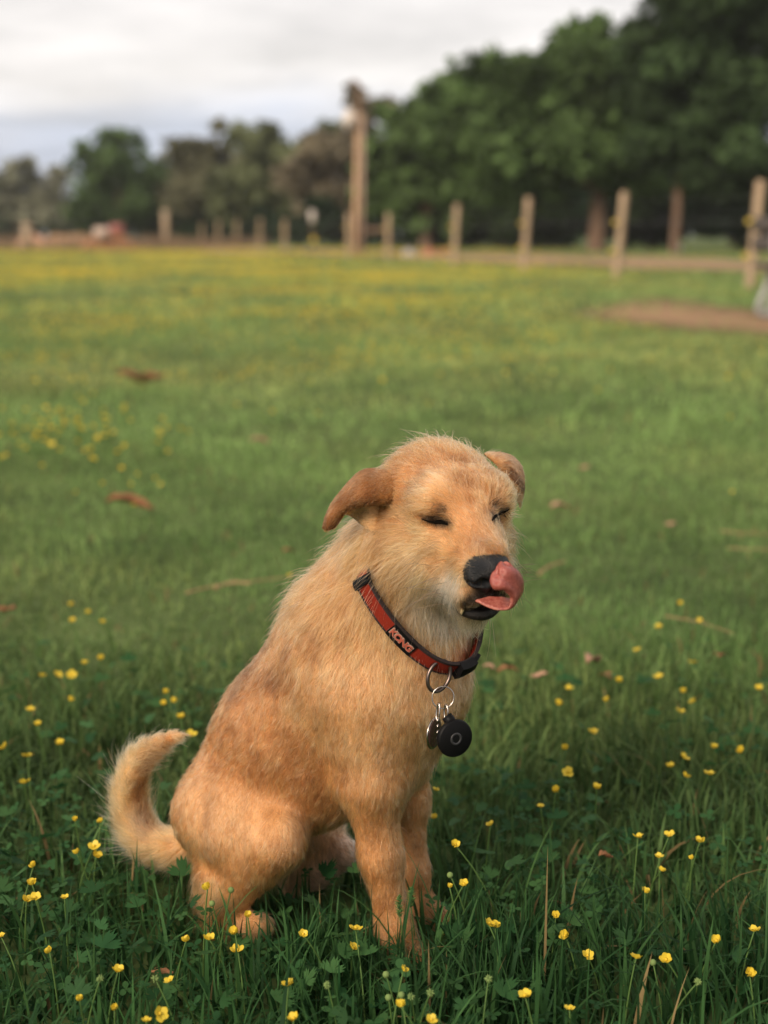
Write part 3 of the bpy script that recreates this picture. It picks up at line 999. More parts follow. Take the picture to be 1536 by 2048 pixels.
def band(name, i0, i1, n, lo, hi, o0, o1, mat, parent, bow=0.0):
    rowsA = []
    for k in range(n):
        i = i0 + (i1 - i0) * k / (n - 1)
        b = [collar_pt(i, lo, o0)[0], collar_pt(i, lo, o1)[0], collar_pt(i, (lo + hi) / 2, o1 + bow)[0], collar_pt(i, hi, o1)[0], collar_pt(i, hi, o0)[0]]
        rowsA.append(b)
    V = np.array(rowsA).reshape(-1, 3)
    Q = []
    for k in range(n - 1):
        for j in range(5):
            j2 = (j + 1) % 5
            Q.append((k * 5 + j, k * 5 + j2, (k + 1) * 5 + j2, (k + 1) * 5 + j))
    m_ = MB(); m_.add(V, Q, [(0, 2, 1), (0, 3, 2), (0, 4, 3)] + [tuple((n - 1) * 5 + x for x in t_) for t_ in ((0, 1, 2), (0, 2, 3), (0, 3, 4))])
    return m_.build(name, mat, parent, False)


band('band', 0, NA, NA + 1, -.38, .38, -.0015, .0017, M_STRAP, collar)
band('edging', 0, NA, NA + 1, .38, .52, -.0016, .0022, M_STRAPEDGE, collar)
band('edging', 0, NA, NA + 1, -.50, -.38, -.0016, .0018, M_STRAPEDGE, collar)


def loop_index(px, py):
    """position along the collar whose picture lies nearest a photograph pixel"""
    x, y = project(loop)
    vis = ((loop - CAM) * lout).sum(1) < 0
    d_ = np.hypot(x - px, y - py) + (~vis) * 1e4
    return float(np.argmin(d_))


iL = loop_index(800, 1282); iB = loop_index(945, 1308); iR = loop_index(888, 1330); iS = loop_index(725, 1170)
sgn = 1 if ((iR - iL) % NA) < NA / 2 else -1
stp = np.linalg.norm(loop - np.roll(loop, -1, 0), axis=1).mean()
hw = 0.0205 / stp          # half length of the label, in steps
label_patch = band('label_patch', iL - hw, iL + hw, 12, -.47, .44, .0005, .0030, M_BLACKP, collar)
band('buckle', iB - .010 / stp, iB + .010 / stp, 8, -.42, .56, .0, .0085, M_BLACKP, collar, 0.002)
band('buckle_clip', iB + sgn * .010 / stp, iB + sgn * .022 / stp, 6, -.24, .38, .001, .0065, M_BLACKP, collar, 0.001)
band('slider', iS - .004 / stp, iS + .004 / stp, 5, -.58, .58, .0, .0045, M_BLACKP, collar)
# the word on the label, each letter raised thread
word = 'KONG'


def letter_mesh(ch, size, depth):
    cu_ = bpy.data.curves.new('letter', 'FONT'); cu_.body = ch; cu_.size = size; cu_.extrude = depth; cu_.align_x = 'CENTER'; cu_.align_y = 'CENTER'
    cu_.offset = 0.0006 if size > .011 else 0.0002; cu_.resolution_u = 3
    o_ = bpy.data.objects.new('letter', cu_)
    COL.objects.link(o_)
    me_ = bpy.data.meshes.new_from_object(o_.evaluated_get(bpy.context.evaluated_depsgraph_get()))
    bpy.data.objects.remove(o_); bpy.data.curves.remove(cu_)
    return me_


for k, ch in enumerate(word):
    i = iL + sgn * (k - 1.5) * .0092 / stp
    for nm, sz, out, mt in (('letter_rim', .0118, .0028, M_LETTERRIM), ('letter', .0100, .0036, M_LETTER)):
        c_, ax, ou = collar_pt(i, -.02, out)
        x_ = unit((collar_pt(i + sgn * .5, 0)[0] - collar_pt(i - sgn * .5, 0)[0])); y_ = np.cross(ou, x_)
        me_ = letter_mesh(ch, sz, .0004)
        me_.materials.append(mt)
        lo_ = bpy.data.objects.new(nm, me_)
        lo_.matrix_world = Matrix(((x_[0], y_[0], ou[0], c_[0]), (x_[1], y_[1], ou[1], c_[1]), (x_[2], y_[2], ou[2], c_[2]), (0, 0, 0, 1)))
        lo_.parent = label_patch
        COL.objects.link(lo_)


def ring(name, c, r, w, ax1, ax2, mat, parent, n=40, ry=None):
    m_ = MB()
    t_ = np.linspace(0, 2 * np.pi, n, endpoint=False)
    ry = ry or r
    m_.tube(c + r * np.cos(t_)[:, None] * ax1 + ry * np.sin(t_)[:, None] * ax2, w, 8, closed=True)
    return m_.build(name, mat, parent)


X = np.array([1.0, 0, 0]); Z = np.array([0, 0, 1.0]); Y = np.array([0, 1.0, 0])
cpt, ax, ou = collar_pt(iR, -.2, .004)
dR = dep(cpt) - .004
rc = P(878, 1352, dR)
ring('leash_ring', rc, R(25, dR), .0020, unit(X + .45 * Y), unit(UPV + .15 * X), M_METAL, collar, ry=R(31, dR))
dg = dR - .001
# tags hang from a split ring
ring_t = empty('tag_ring', label='thin round split ring hanging from the leash ring of the collar', cat='ring')
ring('hoop', P(886, 1395, dg - .004), R(22, dg), .0007, unit(X + .1 * Y), UPV, M_STEEL, ring_t)


def disc(name, c, r, th, nrm, mat, parent, hole=0, prof=None, k=40):
    nrm = unit(nrm); a_ = unit(np.cross(nrm, Z)); b_ = np.cross(nrm, a_)
    t_ = np.linspace(0, 2 * np.pi, k, endpoint=False)
    prof = prof or [(0.0, .5), (.90, .5), (.97, .35), (1.0, 0), (.97, -.35), (.90, -.5), (0.0, -.5)]
    V = []; Q = []
    for j, (rr_, hh) in enumerate(prof):
        V.append(c + nrm * hh * th + max(rr_, 1e-3) * r * (np.cos(t_)[:, None] * a_ + np.sin(t_)[:, None] * b_))
    for j in range(len(prof) - 1):
        for i in range(k):
            i2 = (i + 1) % k
            Q.append((j * k + i, j * k + i2, (j + 1) * k + i2, (j + 1) * k + i))
    m_ = MB(); m_.add(np.concatenate(V), Q)
    return m_.build(name, mat, parent)


tag_b = empty('dog_tag', label='black round plastic tag with a raised ring mark, hanging in front', cat='dog tag')
nb = unit(np.array([0.42, -0.85, 0.05]))
dt = dg - .014
cB = P(909, 1476, dt)
disc('disc', cB, R(39, dt), .007, nb, M_BLACKP, tag_b)
disc('raised_ring', cB + nb * .0036, R(13, dt), .0006, nb, material('worn_plastic', (.022, .022, .024), .5, .4), tag_b, prof=[(.62, 0), (.70, .9), (.95, .9), (1.0, 0)])
mbk = MB(); mbk.tube([P(893, 1432, dt + .003), P(899, 1440, dt + .002), P(904, 1450, dt + .001)], [.0055, .006, .006], 10)
mbk.build('lug', M_BLACKP, tag_b)
ring('loop', P(892, 1424, dg - .008), R(6, dg), .0009, unit(X * .6 - Y * .8), UPV, M_STEEL, tag_b, ry=R(14, dg))
tag_s = empty('dog_tag', label='thin steel rimmed tag with a dark reddish face, behind the black tag', cat='dog tag')
ns = unit(np.array([0.88, -0.47, 0.0]))
cS = P(868, 1466, dg - .002)
disc('rim', cS, R(33, dg), .0022, ns, M_STEEL, tag_s)
disc('face', cS + ns * .0012, R(29, dg), .0006, ns, M_TAGFACE, tag_s)
ring('loop', P(876, 1424, dg - .007), R(5, dg), .0010, unit(X * .5 - Y * .85), unit(UPV + .1 * X), M_STEEL, tag_s, ry=R(17, dg))
mch = MB()
for k in range(4): mch.tube([P(876 - k * .4, 1436 + k * 12, dg - .010), P(875.5 - k * .4, 1445 + k * 12, dg - .011)], .0012, 6)
mch.build('chain', M_STEEL, tag_s)
# ================================================================== GROUND, ROAD, DIRT
def ground_material():
    m = bpy.data.materials.new('ground'); m.use_nodes = True
    t = m.node_tree; b = t.nodes['Principled BSDF']
    b.inputs['Roughness'].default_value = 0.95; b.inputs['Specular IOR Level'].default_value = 0.05
    tc = N(t, 'ShaderNodeTexCoord')
    n1 = N(t, 'ShaderNodeTexNoise', i_Scale=2.2, i_Detail=8.0, i_Roughness=0.65)
    n2 = N(t, 'ShaderNodeTexNoise', i_Scale=0.35, i_Detail=4.0)
    for n_ in (n1, n2): t.links.new(tc.outputs['Object'], n_.inputs['Vector'])
    r1 = N(t, 'ShaderNodeValToRGB')
    r1.color_ramp.elements[0].position = 0.35; r1.color_ramp.elements[0].color = (0.040, 0.060, 0.022, 1)
    r1.color_ramp.elements[1].position = 0.7; r1.color_ramp.elements[1].color = (0.110, 0.150, 0.052, 1)
    t.links.new(n1.outputs['Fac'], r1.inputs[0])
    r2 = N(t, 'ShaderNodeMapRange'); r2.inputs['From Min'].default_value = 0.55; r2.inputs['From Max'].default_value = 0.72
    t.links.new(n2.outputs['Fac'], r2.inputs['Value'])
    mx = N(t, 'ShaderNodeMix', data_type='RGBA'); mx.inputs['B'].default_value = (0.11, 0.085, 0.045, 1)
    t.links.new(r2.outputs[0], mx.inputs['Factor']); t.links.new(r1.outputs[0], mx.inputs['A'])
    t.links.new(mx.outputs['Result'], b.inputs['Base Color'])
    bp = N(t, 'ShaderNodeBump', i_Strength=0.5, i_Distance=0.02); t.links.new(n1.outputs['Fac'], bp.inputs['Height'])
    t.links.new(bp.outputs[0], b.inputs['Normal'])
    return m


def grid_sheet(name, xs, ys, zf, mat, kind='structure'):
    X_, Y_ = np.meshgrid(xs, ys, indexing='ij')
    Z_ = zf(X_, Y_)
    V = np.stack([X_, Y_, Z_], -1).reshape(-1, 3)
    idx = np.arange(len(V)).reshape(X_.shape)
    q = np.stack([idx[:-1, :-1], idx[1:, :-1], idx[1:, 1:], idx[:-1, 1:]], -1).reshape(-1, 4)
    o = mesh_np(name, V, [q], mat)
    return tag(o, kind=kind)


ax_ = np.concatenate([-np.geomspace(400, 6, 26), np.linspace(-5.7, 5.7, 58), np.geomspace(6, 400, 26)])
ay_ = np.concatenate([[-60, -20, -6, -3, -1], np.linspace(-.5, 12, 84), np.geomspace(12.4, 420, 50)])
grid_sheet('ground', ax_, ay_, gz, ground_material())


def strip(name, left, right, mat, dz, n=40, edge=0.12, seed=3, fade=False):
    """an uneven sheet between two polylines, lying on the ground"""
    A = catmull(left, n); B = catmull(right, n)
    r = np.random.default_rng(seed)
    rows = []
    for k in range(n):
        j0, j1 = r.normal(0, edge, 2)
        d_ = unit(np.append(B[k] - A[k], 0))[:2]
        rows.append([(A[k] + d_ * j0) * (1 - f) + (B[k] + d_ * j1) * f for f in np.linspace(0, 1, 7)])
    G = np.array(rows)
    V = np.concatenate([G, (gz(G[..., 0], G[..., 1]) + dz + 0.004 * np.sin(G[..., 0] * 9) * np.sin(G[..., 1] * 7) * 0)[..., None]], -1).reshape(-1, 3)
    idx = np.arange(n * 7).reshape(n, 7)
    q = np.stack([idx[:-1, :-1], idx[1:, :-1], idx[1:, 1:], idx[:-1, 1:]], -1).reshape(-1, 4)
    col = None
    if fade:
        f_ = np.linspace(0, 1, 7)[None, :]; k_ = np.linspace(0, 1, n)[:, None]
        w_ = np.clip(np.minimum(f_, 1 - f_) * 2.2, 0, 1) * np.clip(k_ * 4, 0, 1)
        col = np.repeat(w_.reshape(-1, 1), 3, 1)
    o = mesh_np(name, V, [q[:, ::-1]], mat, colors=col)
    return tag(o, kind='structure')


M_DIRT = material('road_dirt', (0.30, 0.205, 0.13), 0.95, 0.05, noise=(1.2, (0.22, 0.15, 0.09)), bump=0.4)
M_CLAY = material('red_clay', (0.27, 0.170, 0.102), 0.95, 0.05, noise=(2.5, (0.22, 0.14, 0.082)), bump=0.5)


def worn_clay():
    m = M_CLAY.copy(); m.name = 'worn_clay'
    t = m.node_tree; out = t.nodes['Material Output']
    at = N(t, 'ShaderNodeAttribute', attribute_name='tint')
    tc = N(t, 'ShaderNodeTexCoord'); nz = N(t, 'ShaderNodeTexNoise', i_Scale=5.0, i_Detail=6.0, i_Roughness=.7)
    t.links.new(tc.outputs['Object'], nz.inputs['Vector'])
    sp = N(t, 'ShaderNodeSeparateColor'); t.links.new(at.outputs['Color'], sp.inputs[0])
    ad = N(t, 'ShaderNodeMath', operation='ADD'); t.links.new(sp.outputs[0], ad.inputs[0]); t.links.new(nz.outputs['Fac'], ad.inputs[1])
    mr = N(t, 'ShaderNodeMapRange'); mr.inputs['From Min'].default_value = .62; mr.inputs['From Max'].default_value = 1.35
    t.links.new(ad.outputs[0], mr.inputs['Value'])
    tr = N(t, 'ShaderNodeBsdfTransparent'); ms = N(t, 'ShaderNodeMixShader')
    t.links.new(mr.outputs[0], ms.inputs[0]); t.links.new(tr.outputs[0], ms.inputs[1]); t.links.new(t.nodes['Principled BSDF'].outputs[0], ms.inputs[2])
    t.links.new(ms.outputs[0], out.inputs['Surface'])
    return m

# the dirt road beyond the fence
RN = [on_z(px, py)[:2] for px, py in [(1700, 560), (1450, 545), (1200, 538), (1000, 528), (860, 521), (740, 515), (560, 509.5), (400, 506)]]
RF = [on_z(px, py)[:2] for px, py in [(1700, 530), (1450, 522), (1200, 516), (1000, 512), (860, 509), (740, 506), (560, 503), (400, 501)]]
strip('dirt_road', RN, RF, M_DIRT, 0.05)
# worn red earth at the right
CN_ = np.array([on_z(px, py)[:2] for px, py in [(1120, 632), (1230, 654), (1350, 676), (1480, 692), (1640, 705), (1800, 712)]])
CF_ = np.array([on_z(px, py)[:2] for px, py in [(1120, 626), (1230, 606), (1350, 600), (1480, 612), (1640, 632), (1800, 640)]])
strip('bare_earth', CN_, CF_, worn_clay(), 0.02, edge=0.10, fade=True)


def in_clay(x, y):
    lo_x, hi_x = CN_[0, 0], CN_[-1, 0]
    yn = np.interp(x, CN_[:, 0], CN_[:, 1]); yf = np.interp(x, CF_[:, 0], CF_[:, 1])
    return (x > lo_x) & (y > yn) & (y < yf)


def clay_keep(x, y, r):
    yn = np.interp(x, CN_[:, 0], CN_[:, 1]); yf = np.interp(x, CF_[:, 0], CF_[:, 1])
    t = (y - yn) / np.maximum(yf - yn, .01)
    inner = np.clip(np.minimum(t, 1 - t) * 3.2, 0, 1) * np.clip((x - CN_[0, 0]) / .9, 0, 1)
    return r.random(len(x)) > inner * np.clip(hnoise(np.stack([x, y], 1), 2.4, 71) * 2.2 - .15, .2, .97)


def in_road(x, y):
    o1 = np.argsort(np.array(RN)[:, 0]); o2 = np.argsort(np.array(RF)[:, 0])
    yn = np.interp(x, np.array(RN)[o1, 0], np.array(RN)[o1, 1]); yf = np.interp(x, np.array(RF)[o2, 0], np.array(RF)[o2, 1])
    return (y > yn) & (y < yf)


# ================================================================== GRASS
def scatter(y0, y1, dens, pad=1.45, seed=0, extra=0.55):
    """random ground points in the wedge the camera sees"""
    r = np.random.default_rng(seed)
    half = 768 / FPX * pad
    area = half * (y1 * y1 - y0 * y0) + 2 * extra * (y1 - y0)
    n = int(area * dens)
    y = np.sqrt(r.random(n * 2) * (y1 * y1 - y0 * y0) + y0 * y0)[:n]
    x = (r.random(n) * 2 - 1) * (half * y / math.cos(PITCH) + extra)
    return x, y


def blades(name, x, y, h, w, seg, seed, base, tipc, mode_flat=0.5, obj=None, lean=0.9, drop=None):
    r = np.random.default_rng(seed)
    n = len(x)
    z = gz(x, y)
    root = np.stack([x, y, z - 0.004], 1)
    az = r.random(n) * 2 * np.pi
    clump = hnoise(np.stack([x, y], 1), 9, seed) * 2 * np.pi * 1.5
    az = np.where(r.random(n) < 0.4, clump + r.normal(0, .5, n), az)
    dirh = np.stack([np.cos(az), np.sin(az), np.zeros(n)], 1)
    side = np.stack([-np.sin(az), np.cos(az), np.zeros(n)], 1)
    tw = r.normal(0, .5, n)
    side = side * np.cos(tw)[:, None] + np.cross(dirh, side) * 0 + dirh * np.sin(tw)[:, None]
    ln = np.abs(r.normal(0.35, 0.32, n)) * lean
    t = np.linspace(0, 1, seg + 1)
    ang0 = ln * 0.35; ang1 = ln * 2.4
    a = ang0[:, None] + (ang1 - ang0)[:, None] * t[None]          # bend away from vertical
    step = (h / seg)[:, None]
    dx_ = np.sin(a) * step; dz_ = np.cos(a) * step
    cx_ = np.concatenate([np.zeros((n, 1)), np.cumsum(dx_[:, :-1], 1)], 1); cz = np.concatenate([np.zeros((n, 1)), np.cumsum(dz_[:, :-1], 1)], 1)
    ctr = root[:, None] + dirh[:, None] * cx_[..., None] + np.array([0, 0, 1.0]) * np.maximum(cz, 0.002)[..., None]
    prof = np.array([0.75, 1.0, 0.95, 0.75, 0.45, 0.2])[:seg] if seg <= 6 else np.linspace(1, .2, seg)
    ww = w[:, None] * np.interp(t[:-1], np.linspace(0, 1, 6), [0.7, 1.0, 0.95, 0.75, 0.45, 0.1])[None] * 0.5
    L_ = ctr[:, :-1] - side[:, None] * ww[..., None]; R_ = ctr[:, :-1] + side[:, None] * ww[..., None]
    V = np.concatenate([np.stack([L_, R_], 2).reshape(n, seg * 2, 3), ctr[:, -1:]], 1)
    k = seg * 2 + 1
    o0 = (np.arange(n) * k)[:, None]
    Q = [o0 + np.array([2 * j, 2 * j + 1, 2 * j + 3, 2 * j + 2]) for j in range(seg - 1)]
    T = o0 + np.array([2 * seg - 2, 2 * seg - 1, 2 * seg])
    mixv = r.random(n)[:, None]; br = r.uniform(0.65, 1.3, n)[:, None]
    dead = r.random(n) < 0.02
    c = (np.asarray(base) * (1 - mixv) + np.asarray(tipc) * mixv) * br
    c[dead] = np.array([0.20, 0.145, 0.065]) * br[dead]
    C_ = np.repeat(c, k, 0)
    return V.reshape(-1, 3), ([np.concatenate(Q)] if Q else []) + [T], C_


def join(parts):
    V, F4, F3, C_ = [], [], [], []; o = 0
    for v, f, c in parts:
        for q in f: (F4 if q.shape[1] == 4 else F3).append(q + o)
        V.append(v); C_.append(c); o += len(v)
    return np.concatenate(V), [np.concatenate(f_) for f_ in (F4, F3) if f_], np.concatenate(C_)


def free_of_dog(x, y, hs=(0.01, 0.03, 0.055), m=0.004):
    ok = np.ones(len(x), bool)
    for z_ in hs:
        ok &= fld_at(np.stack([x, y, np.full(len(x), z_)], 1)) > m
    return ok


def under_dog(x, y):
    """sheltered ground beneath the belly, where the grass is pressed down"""
    m = np.full(len(x), 1.0)
    for z_ in (0.06, 0.10, 0.14, 0.18):
        m = np.minimum(m, fld_at(np.stack([x, y, np.full(len(x), z_)], 1)))
    return m < 0.0


G_DARK = (0.013, 0.046, 0.015); G_MID = (0.050, 0.120, 0.037); G_LIGHT = (0.080, 0.145, 0.050)  # near tones darkened, shade between tall blades painted into the colour


def grass_cols(x, y):
    """lush green close by with the shade among blades painted in, shorter and yellower out in the mown meadow"""
    f = (np.clip((y - 1.35) / 3.2, 0, 1) ** .75)[:, None]
    g = np.clip((hnoise(np.stack([x, y], 1), .55, 81) * .6 + hnoise(np.stack([x, y], 1), 1.7, 82) * .4 - .35) * 2.6, 0, 1)[:, None]
    base = np.array(G_DARK) * (1 - f) + np.array((0.165, 0.265, 0.085)) * f
    far = np.array((0.245, 0.365, 0.120)) * (1 - g) + np.array((0.400, 0.410, 0.140)) * g
    m_ = (.62 + .76 * (hnoise(np.stack([x, y], 1), 2.3, 83) * .55 + hnoise(np.stack([x, y], 1), 5.5, 84) * .45))[:, None]
    return base * m_, (np.array(G_MID) * (1 - f) + far * f) * m_


def ramp(y, a, b):
    t = np.clip((y - a) / (b - a), 0, 1)
    return t * t * (3 - 2 * t)


def grass_set(y0, y1, up, down, dens, hr, wr_, seg, seed, lean, pick=None):
    x, y = scatter(y0, y1, dens, seed=seed)
    p = np.ones(len(x))
    if up: p *= ramp(y, *up)
    if down: p *= 1 - ramp(y, *down)
    ok = gr.random(len(x)) < p
    x, y = x[ok], y[ok]
    ok = ~in_road(x, y) & (~in_clay(x, y) | clay_keep(x, y, gr)) & free_of_dog(x, y)
    x, y = x[ok], y[ok]
    lush = hnoise(np.stack([x, y], 1), 5 if y1 < 3 else 1.6, 2)
    h = gr.uniform(*hr, len(x)) * (0.6 + 0.8 * lush)
    h *= 1 + .30 * np.clip((1.75 - y) / .5, 0, 1)
    ud = under_dog(x, y); h[ud] *= .6
    b, t = grass_cols(x, y)
    sets.append(blades('g', x, y, h, gr.uniform(*wr_, len(x)), seg, seed, b, t, lean=lean))


sets = []
gr = np.random.default_rng(3)
grass_set(0.95, 2.7, None, (1.7, 2.7), 10500, (.030, .075), (.0022, .0058), 5, 1, 1.5)
grass_set(0.95, 1.9, None, (1.4, 1.9), 600, (.075, .12), (.0022, .0050), 6, 5, 1.6)
x, y = gr.uniform(-.10, .18, 700), gr.uniform(1.16, 1.32, 700)
ok = free_of_dog(x, y, (.01, .03, .06)); x, y = x[ok], y[ok]
b_, t_ = grass_cols(x, y)
sets.append(blades('g', x, y, gr.uniform(.05, .10, len(x)), gr.uniform(.002, .0042, len(x)), 5, 15, b_, t_, lean=1.0))
grass_set(1.5, 6.2, (1.5, 2.5), (4, 6.2), 5600, (.016, .040), (.0022, .0050), 3, 2, 1.7)
grass_set(4.0, 14, (4, 6.2), (10, 14), 1250, (.022, .05), (.006, .012), 2, 3, 1.5)
grass_set(10, 34, (10, 14), (26, 34), 190, (.035, .08), (.016, .032), 2, 4, 1.2)
grass_set(26, 68, (26, 34), None, 32, (.05, .11), (.04, .08), 1, 8, 1.0)
V, F, C_ = join(sets)
grass = mesh_np('grass', V, F, M_BLADE, None, True, C_)
tag(grass, kind='stuff', label='green meadow grass with long tangled blades round the dog', cat='grass')

# low leafy plants between the blades (clover and lobed buttercup leaves)
def leaflets(x, y, z, size, seed, lobed):
    r = np.random.default_rng(seed)
    VV, TT, CC = [], [], []; o = 0
    if lobed:
        out = []
        for k in range(3):
            a0 = (k - 1) * 0.95
            for da, rr_ in [(-.42, .62), (-.22, .95), (-.10, .72), (0.0, 1.0), (.12, .72), (.24, .92), (.42, .60)]:
                out.append((a0 + da, rr_ * (1.0 if k == 1 else .9)))
            if k < 2: out.append((a0 + .475, .28))
        prof = np.array([(rr_ * math.sin(a), rr_ * math.cos(a)) for a, rr_ in out])
        shapes = [np.concatenate([[[0, 0]], prof])]
    else:
        shapes = []
        for k in range(3):
            a0 = (k - 1) * 2.09
            tt = np.linspace(-1, 1, 7)
            lob = np.stack([np.sin(tt * 2.5) * .42 * np.cos(tt * .5), .55 + np.cos(tt * 2.5) * .45], 1)
            rot = np.array([[math.cos(a0), -math.sin(a0)], [math.sin(a0), math.cos(a0)]])
            shapes.append(np.concatenate([[[0, 0]], lob]) @ rot.T)
    for i in range(len(x)):
        az = r.random() * 6.283; tilt = r.uniform(0, .8); s = size[i]
        ca_, sa_ = math.cos(az), math.sin(az); ct, st = math.cos(tilt), math.sin(tilt)
        e1 = np.array([ca_, sa_, 0]); e2 = np.array([-sa_ * ct, ca_ * ct, st])
        nn_ = np.cross(e1, e2)
        q_ = r.random() ** 1.5; col = (np.array(G_DARK) * 1.5 * (1 - q_) + np.array(G_MID) * 1.05 * q_) * r.uniform(.8, 1.2)
        for sh in shapes:
            q = np.array([x[i], y[i], z[i]]) + s * (sh[:, :1] * e1 + sh[:, 1:] * e2) + nn_ * (s * .22 * (sh ** 2).sum(1))[:, None] * r.uniform(-.6, 1)
            m_ = len(sh)
            TT.append(o + np.array([(0, a + 1, a + 2) for a in range(m_ - 2)])); VV.append(q); CC.append(np.tile(col, (m_, 1))); o += m_
    return np.concatenate(VV), [np.concatenate(TT)], np.concatenate(CC)


x, y = scatter(0.95, 2.6, 1700, seed=21); ok = free_of_dog(x, y) & (gr.random(len(x)) > ramp(y, 1.4, 2.5)); x, y = x[ok], y[ok]
pc = hnoise(np.stack([x, y], 1), 6, 44); ok = pc > 0.45; x, y = x[ok], y[ok]
s1 = leaflets(x, y, gz(x, y) + gr.uniform(0.02, 0.06, len(x)), gr.uniform(.006, .012, len(x)), 4, False)
x, y = scatter(0.95, 2.6, 560, seed=22); ok = free_of_dog(x, y, (0.01, .03, .05, .07), .012) & (gr.random(len(x)) > ramp(y, 1.35, 2.4)); x, y = x[ok], y[ok]
pc = hnoise(np.stack([x, y], 1), 5, 45); ok = (pc > 0.5) | (np.hypot(x - 0.17, y - 1.22) < .12); x, y = x[ok], y[ok]
s2 = leaflets(x, y, gz(x, y) + gr.uniform(0.03, 0.075, len(x)), gr.uniform(.014, .026, len(x)), 6, True)
V, F, C_ = join([s1, s2])
lv = mesh_np('ground_leaves', V, F, M_BLADE, None, True, C_)
tag(lv, kind='stuff', label='low clover and lobed buttercup leaves growing among the grass', cat='leaves')

# ================================================================== BUTTERCUPS
M_PETAL = material('petal', (0.66, 0.50, 0.045), 0.45, 0.3, translucent=0.3)
M_EYE = material('flower_eye', (0.55, 0.38, 0.03), 0.7, 0.2)
M_STEM = material('flower_stem', (0.075, 0.14, 0.035), 0.6, 0.2, translucent=0.15)
M_WILT = material('wilted_petal', (0.62, 0.36, 0.16), 0.7, 0.1)


def petal_mesh(openness, seed):
    r = np.random.default_rng(seed)
    nu, nv = 6, 5
    u = np.linspace(0, 1, nu)[:, None]; v = np.linspace(-1, 1, nv)[None]
    wdt = 0.0047 * np.sin(np.clip(u * .86 + .14, 0, 1) * np.pi * .80) ** .8
    e = openness
    rad = 0.0012 + 0.0075 * (u * e + .35 * np.sin(u * 1.5) * (1 - e))
    hgt = 0.0085 * (u * (1 - .45 * e)) + .001 * np.cos(v * 3) * 0
    xx = wdt * v * (1 + 0 * u); yy = rad + 0 * v - 0.0018 * (v ** 2) * u * (1 - .3 * e); zz = hgt - .0007 * (v ** 2) + 0 * v + r.normal(0, .0003, (nu, nv))
    S = np.stack([xx, yy + 0 * xx, zz + 0 * xx], -1)
    idx = np.arange(nu * nv).reshape(nu, nv)
    q = np.stack([idx[:-1, :-1], idx[1:, :-1], idx[1:, 1:], idx[:-1, 1:]], -1).reshape(-1, 4)
    o = mesh_np('petal', S.reshape(-1, 3), [q], M_PETAL, link=False)
    return o.data


PET = [petal_mesh(e, i) for i, e in enumerate((.30, .58, .85, 1.15))]
mb = MB()
a_ = np.linspace(0, 2 * np.pi, 8, endpoint=False)
prof = [(.0004, -.0012), (.0016, -.0004), (.0022, .0012), (.0017, .0028), (.0003, .0036)]
V = np.concatenate([np.stack([r_ * np.cos(a_), r_ * np.sin(a_), np.full(8, z_)], 1) for r_, z_ in prof])
Q = [(j * 8 + i, j * 8 + (i + 1) % 8, (j + 1) * 8 + (i + 1) % 8, (j + 1) * 8 + i) for j in range(4) for i in range(8)]
mb.add(V, Q); EYE_ME = mb.build('flower_eye', M_EYE, link=False).data


def stem_me(h, bend, seed):
    r = np.random.default_rng(seed)
    p = np.array([[0, 0, 0], [bend[0] * .15, bend[1] * .15, h * .35], [bend[0] * .55, bend[1] * .55, h * .72], [bend[0], bend[1], h]])
    m_ = MB(); m_.tube(catmull(p, 8), np.linspace(.0011, .0007, 8), 5)
    # a small side branch with a bud on some stems
    return m_.build('stem', M_STEM, link=False).data


def head_rot(tilt, az, spin):
    return Matrix.Rotation(az, 4, 'Z') @ Matrix.Rotation(tilt, 4, 'X') @ Matrix.Rotation(spin, 4, 'Z')


fr = np.random.default_rng(77)
n_flower = 0


def flower(head, label, group, parts=True, scale=1.0, openness=None):
    """a buttercup whose blossom is at a world point; stem goes to the ground"""
    global n_flower
    n_flower += 1
    head = np.asarray(head, float)
    h = head[2] - float(gz(head[0], head[1]))
    bend = fr.normal(0, .018, 2)
    base = np.array([head[0] - bend[0], head[1] - bend[1], head[2] - h])
    for _ in range(8):
        if free_of_dog(base[None, 0], base[None, 1])[0]: break
        bend = bend + np.array([0, .012]); base = np.array([head[0] - bend[0], head[1] - bend[1], head[2] - h])
    k = fr.integers(0, 4) if openness is None else openness
    rot = head_rot(fr.uniform(0, .75), fr.random() * 6.28, fr.random() * 6.28)
    if parts:
        e = empty('buttercup', base, label=label, cat='flower', group=group)
        st = bpy.data.objects.new('stem', stem_me(h, bend, n_flower)); st.parent = e; COL.objects.link(st)
        mt = Matrix.Translation((bend[0], bend[1], h)) @ rot @ Matrix.Scale(scale, 4)
        for j in range(5):
            o = bpy.data.objects.new('petal', PET[min(3, max(0, k + (fr.random() < .25)))]); o.parent = e
            o.matrix_local = mt @ Matrix.Rotation(j * 1.2566 + fr.normal(0, .12), 4, 'Z') @ Matrix.Rotation(fr.normal(0, .12), 4, 'X')
            COL.objects.link(o)
        o = bpy.data.objects.new('flower_eye', EYE_ME); o.parent = e; o.matrix_local = mt; COL.objects.link(o)
        return e
    return None


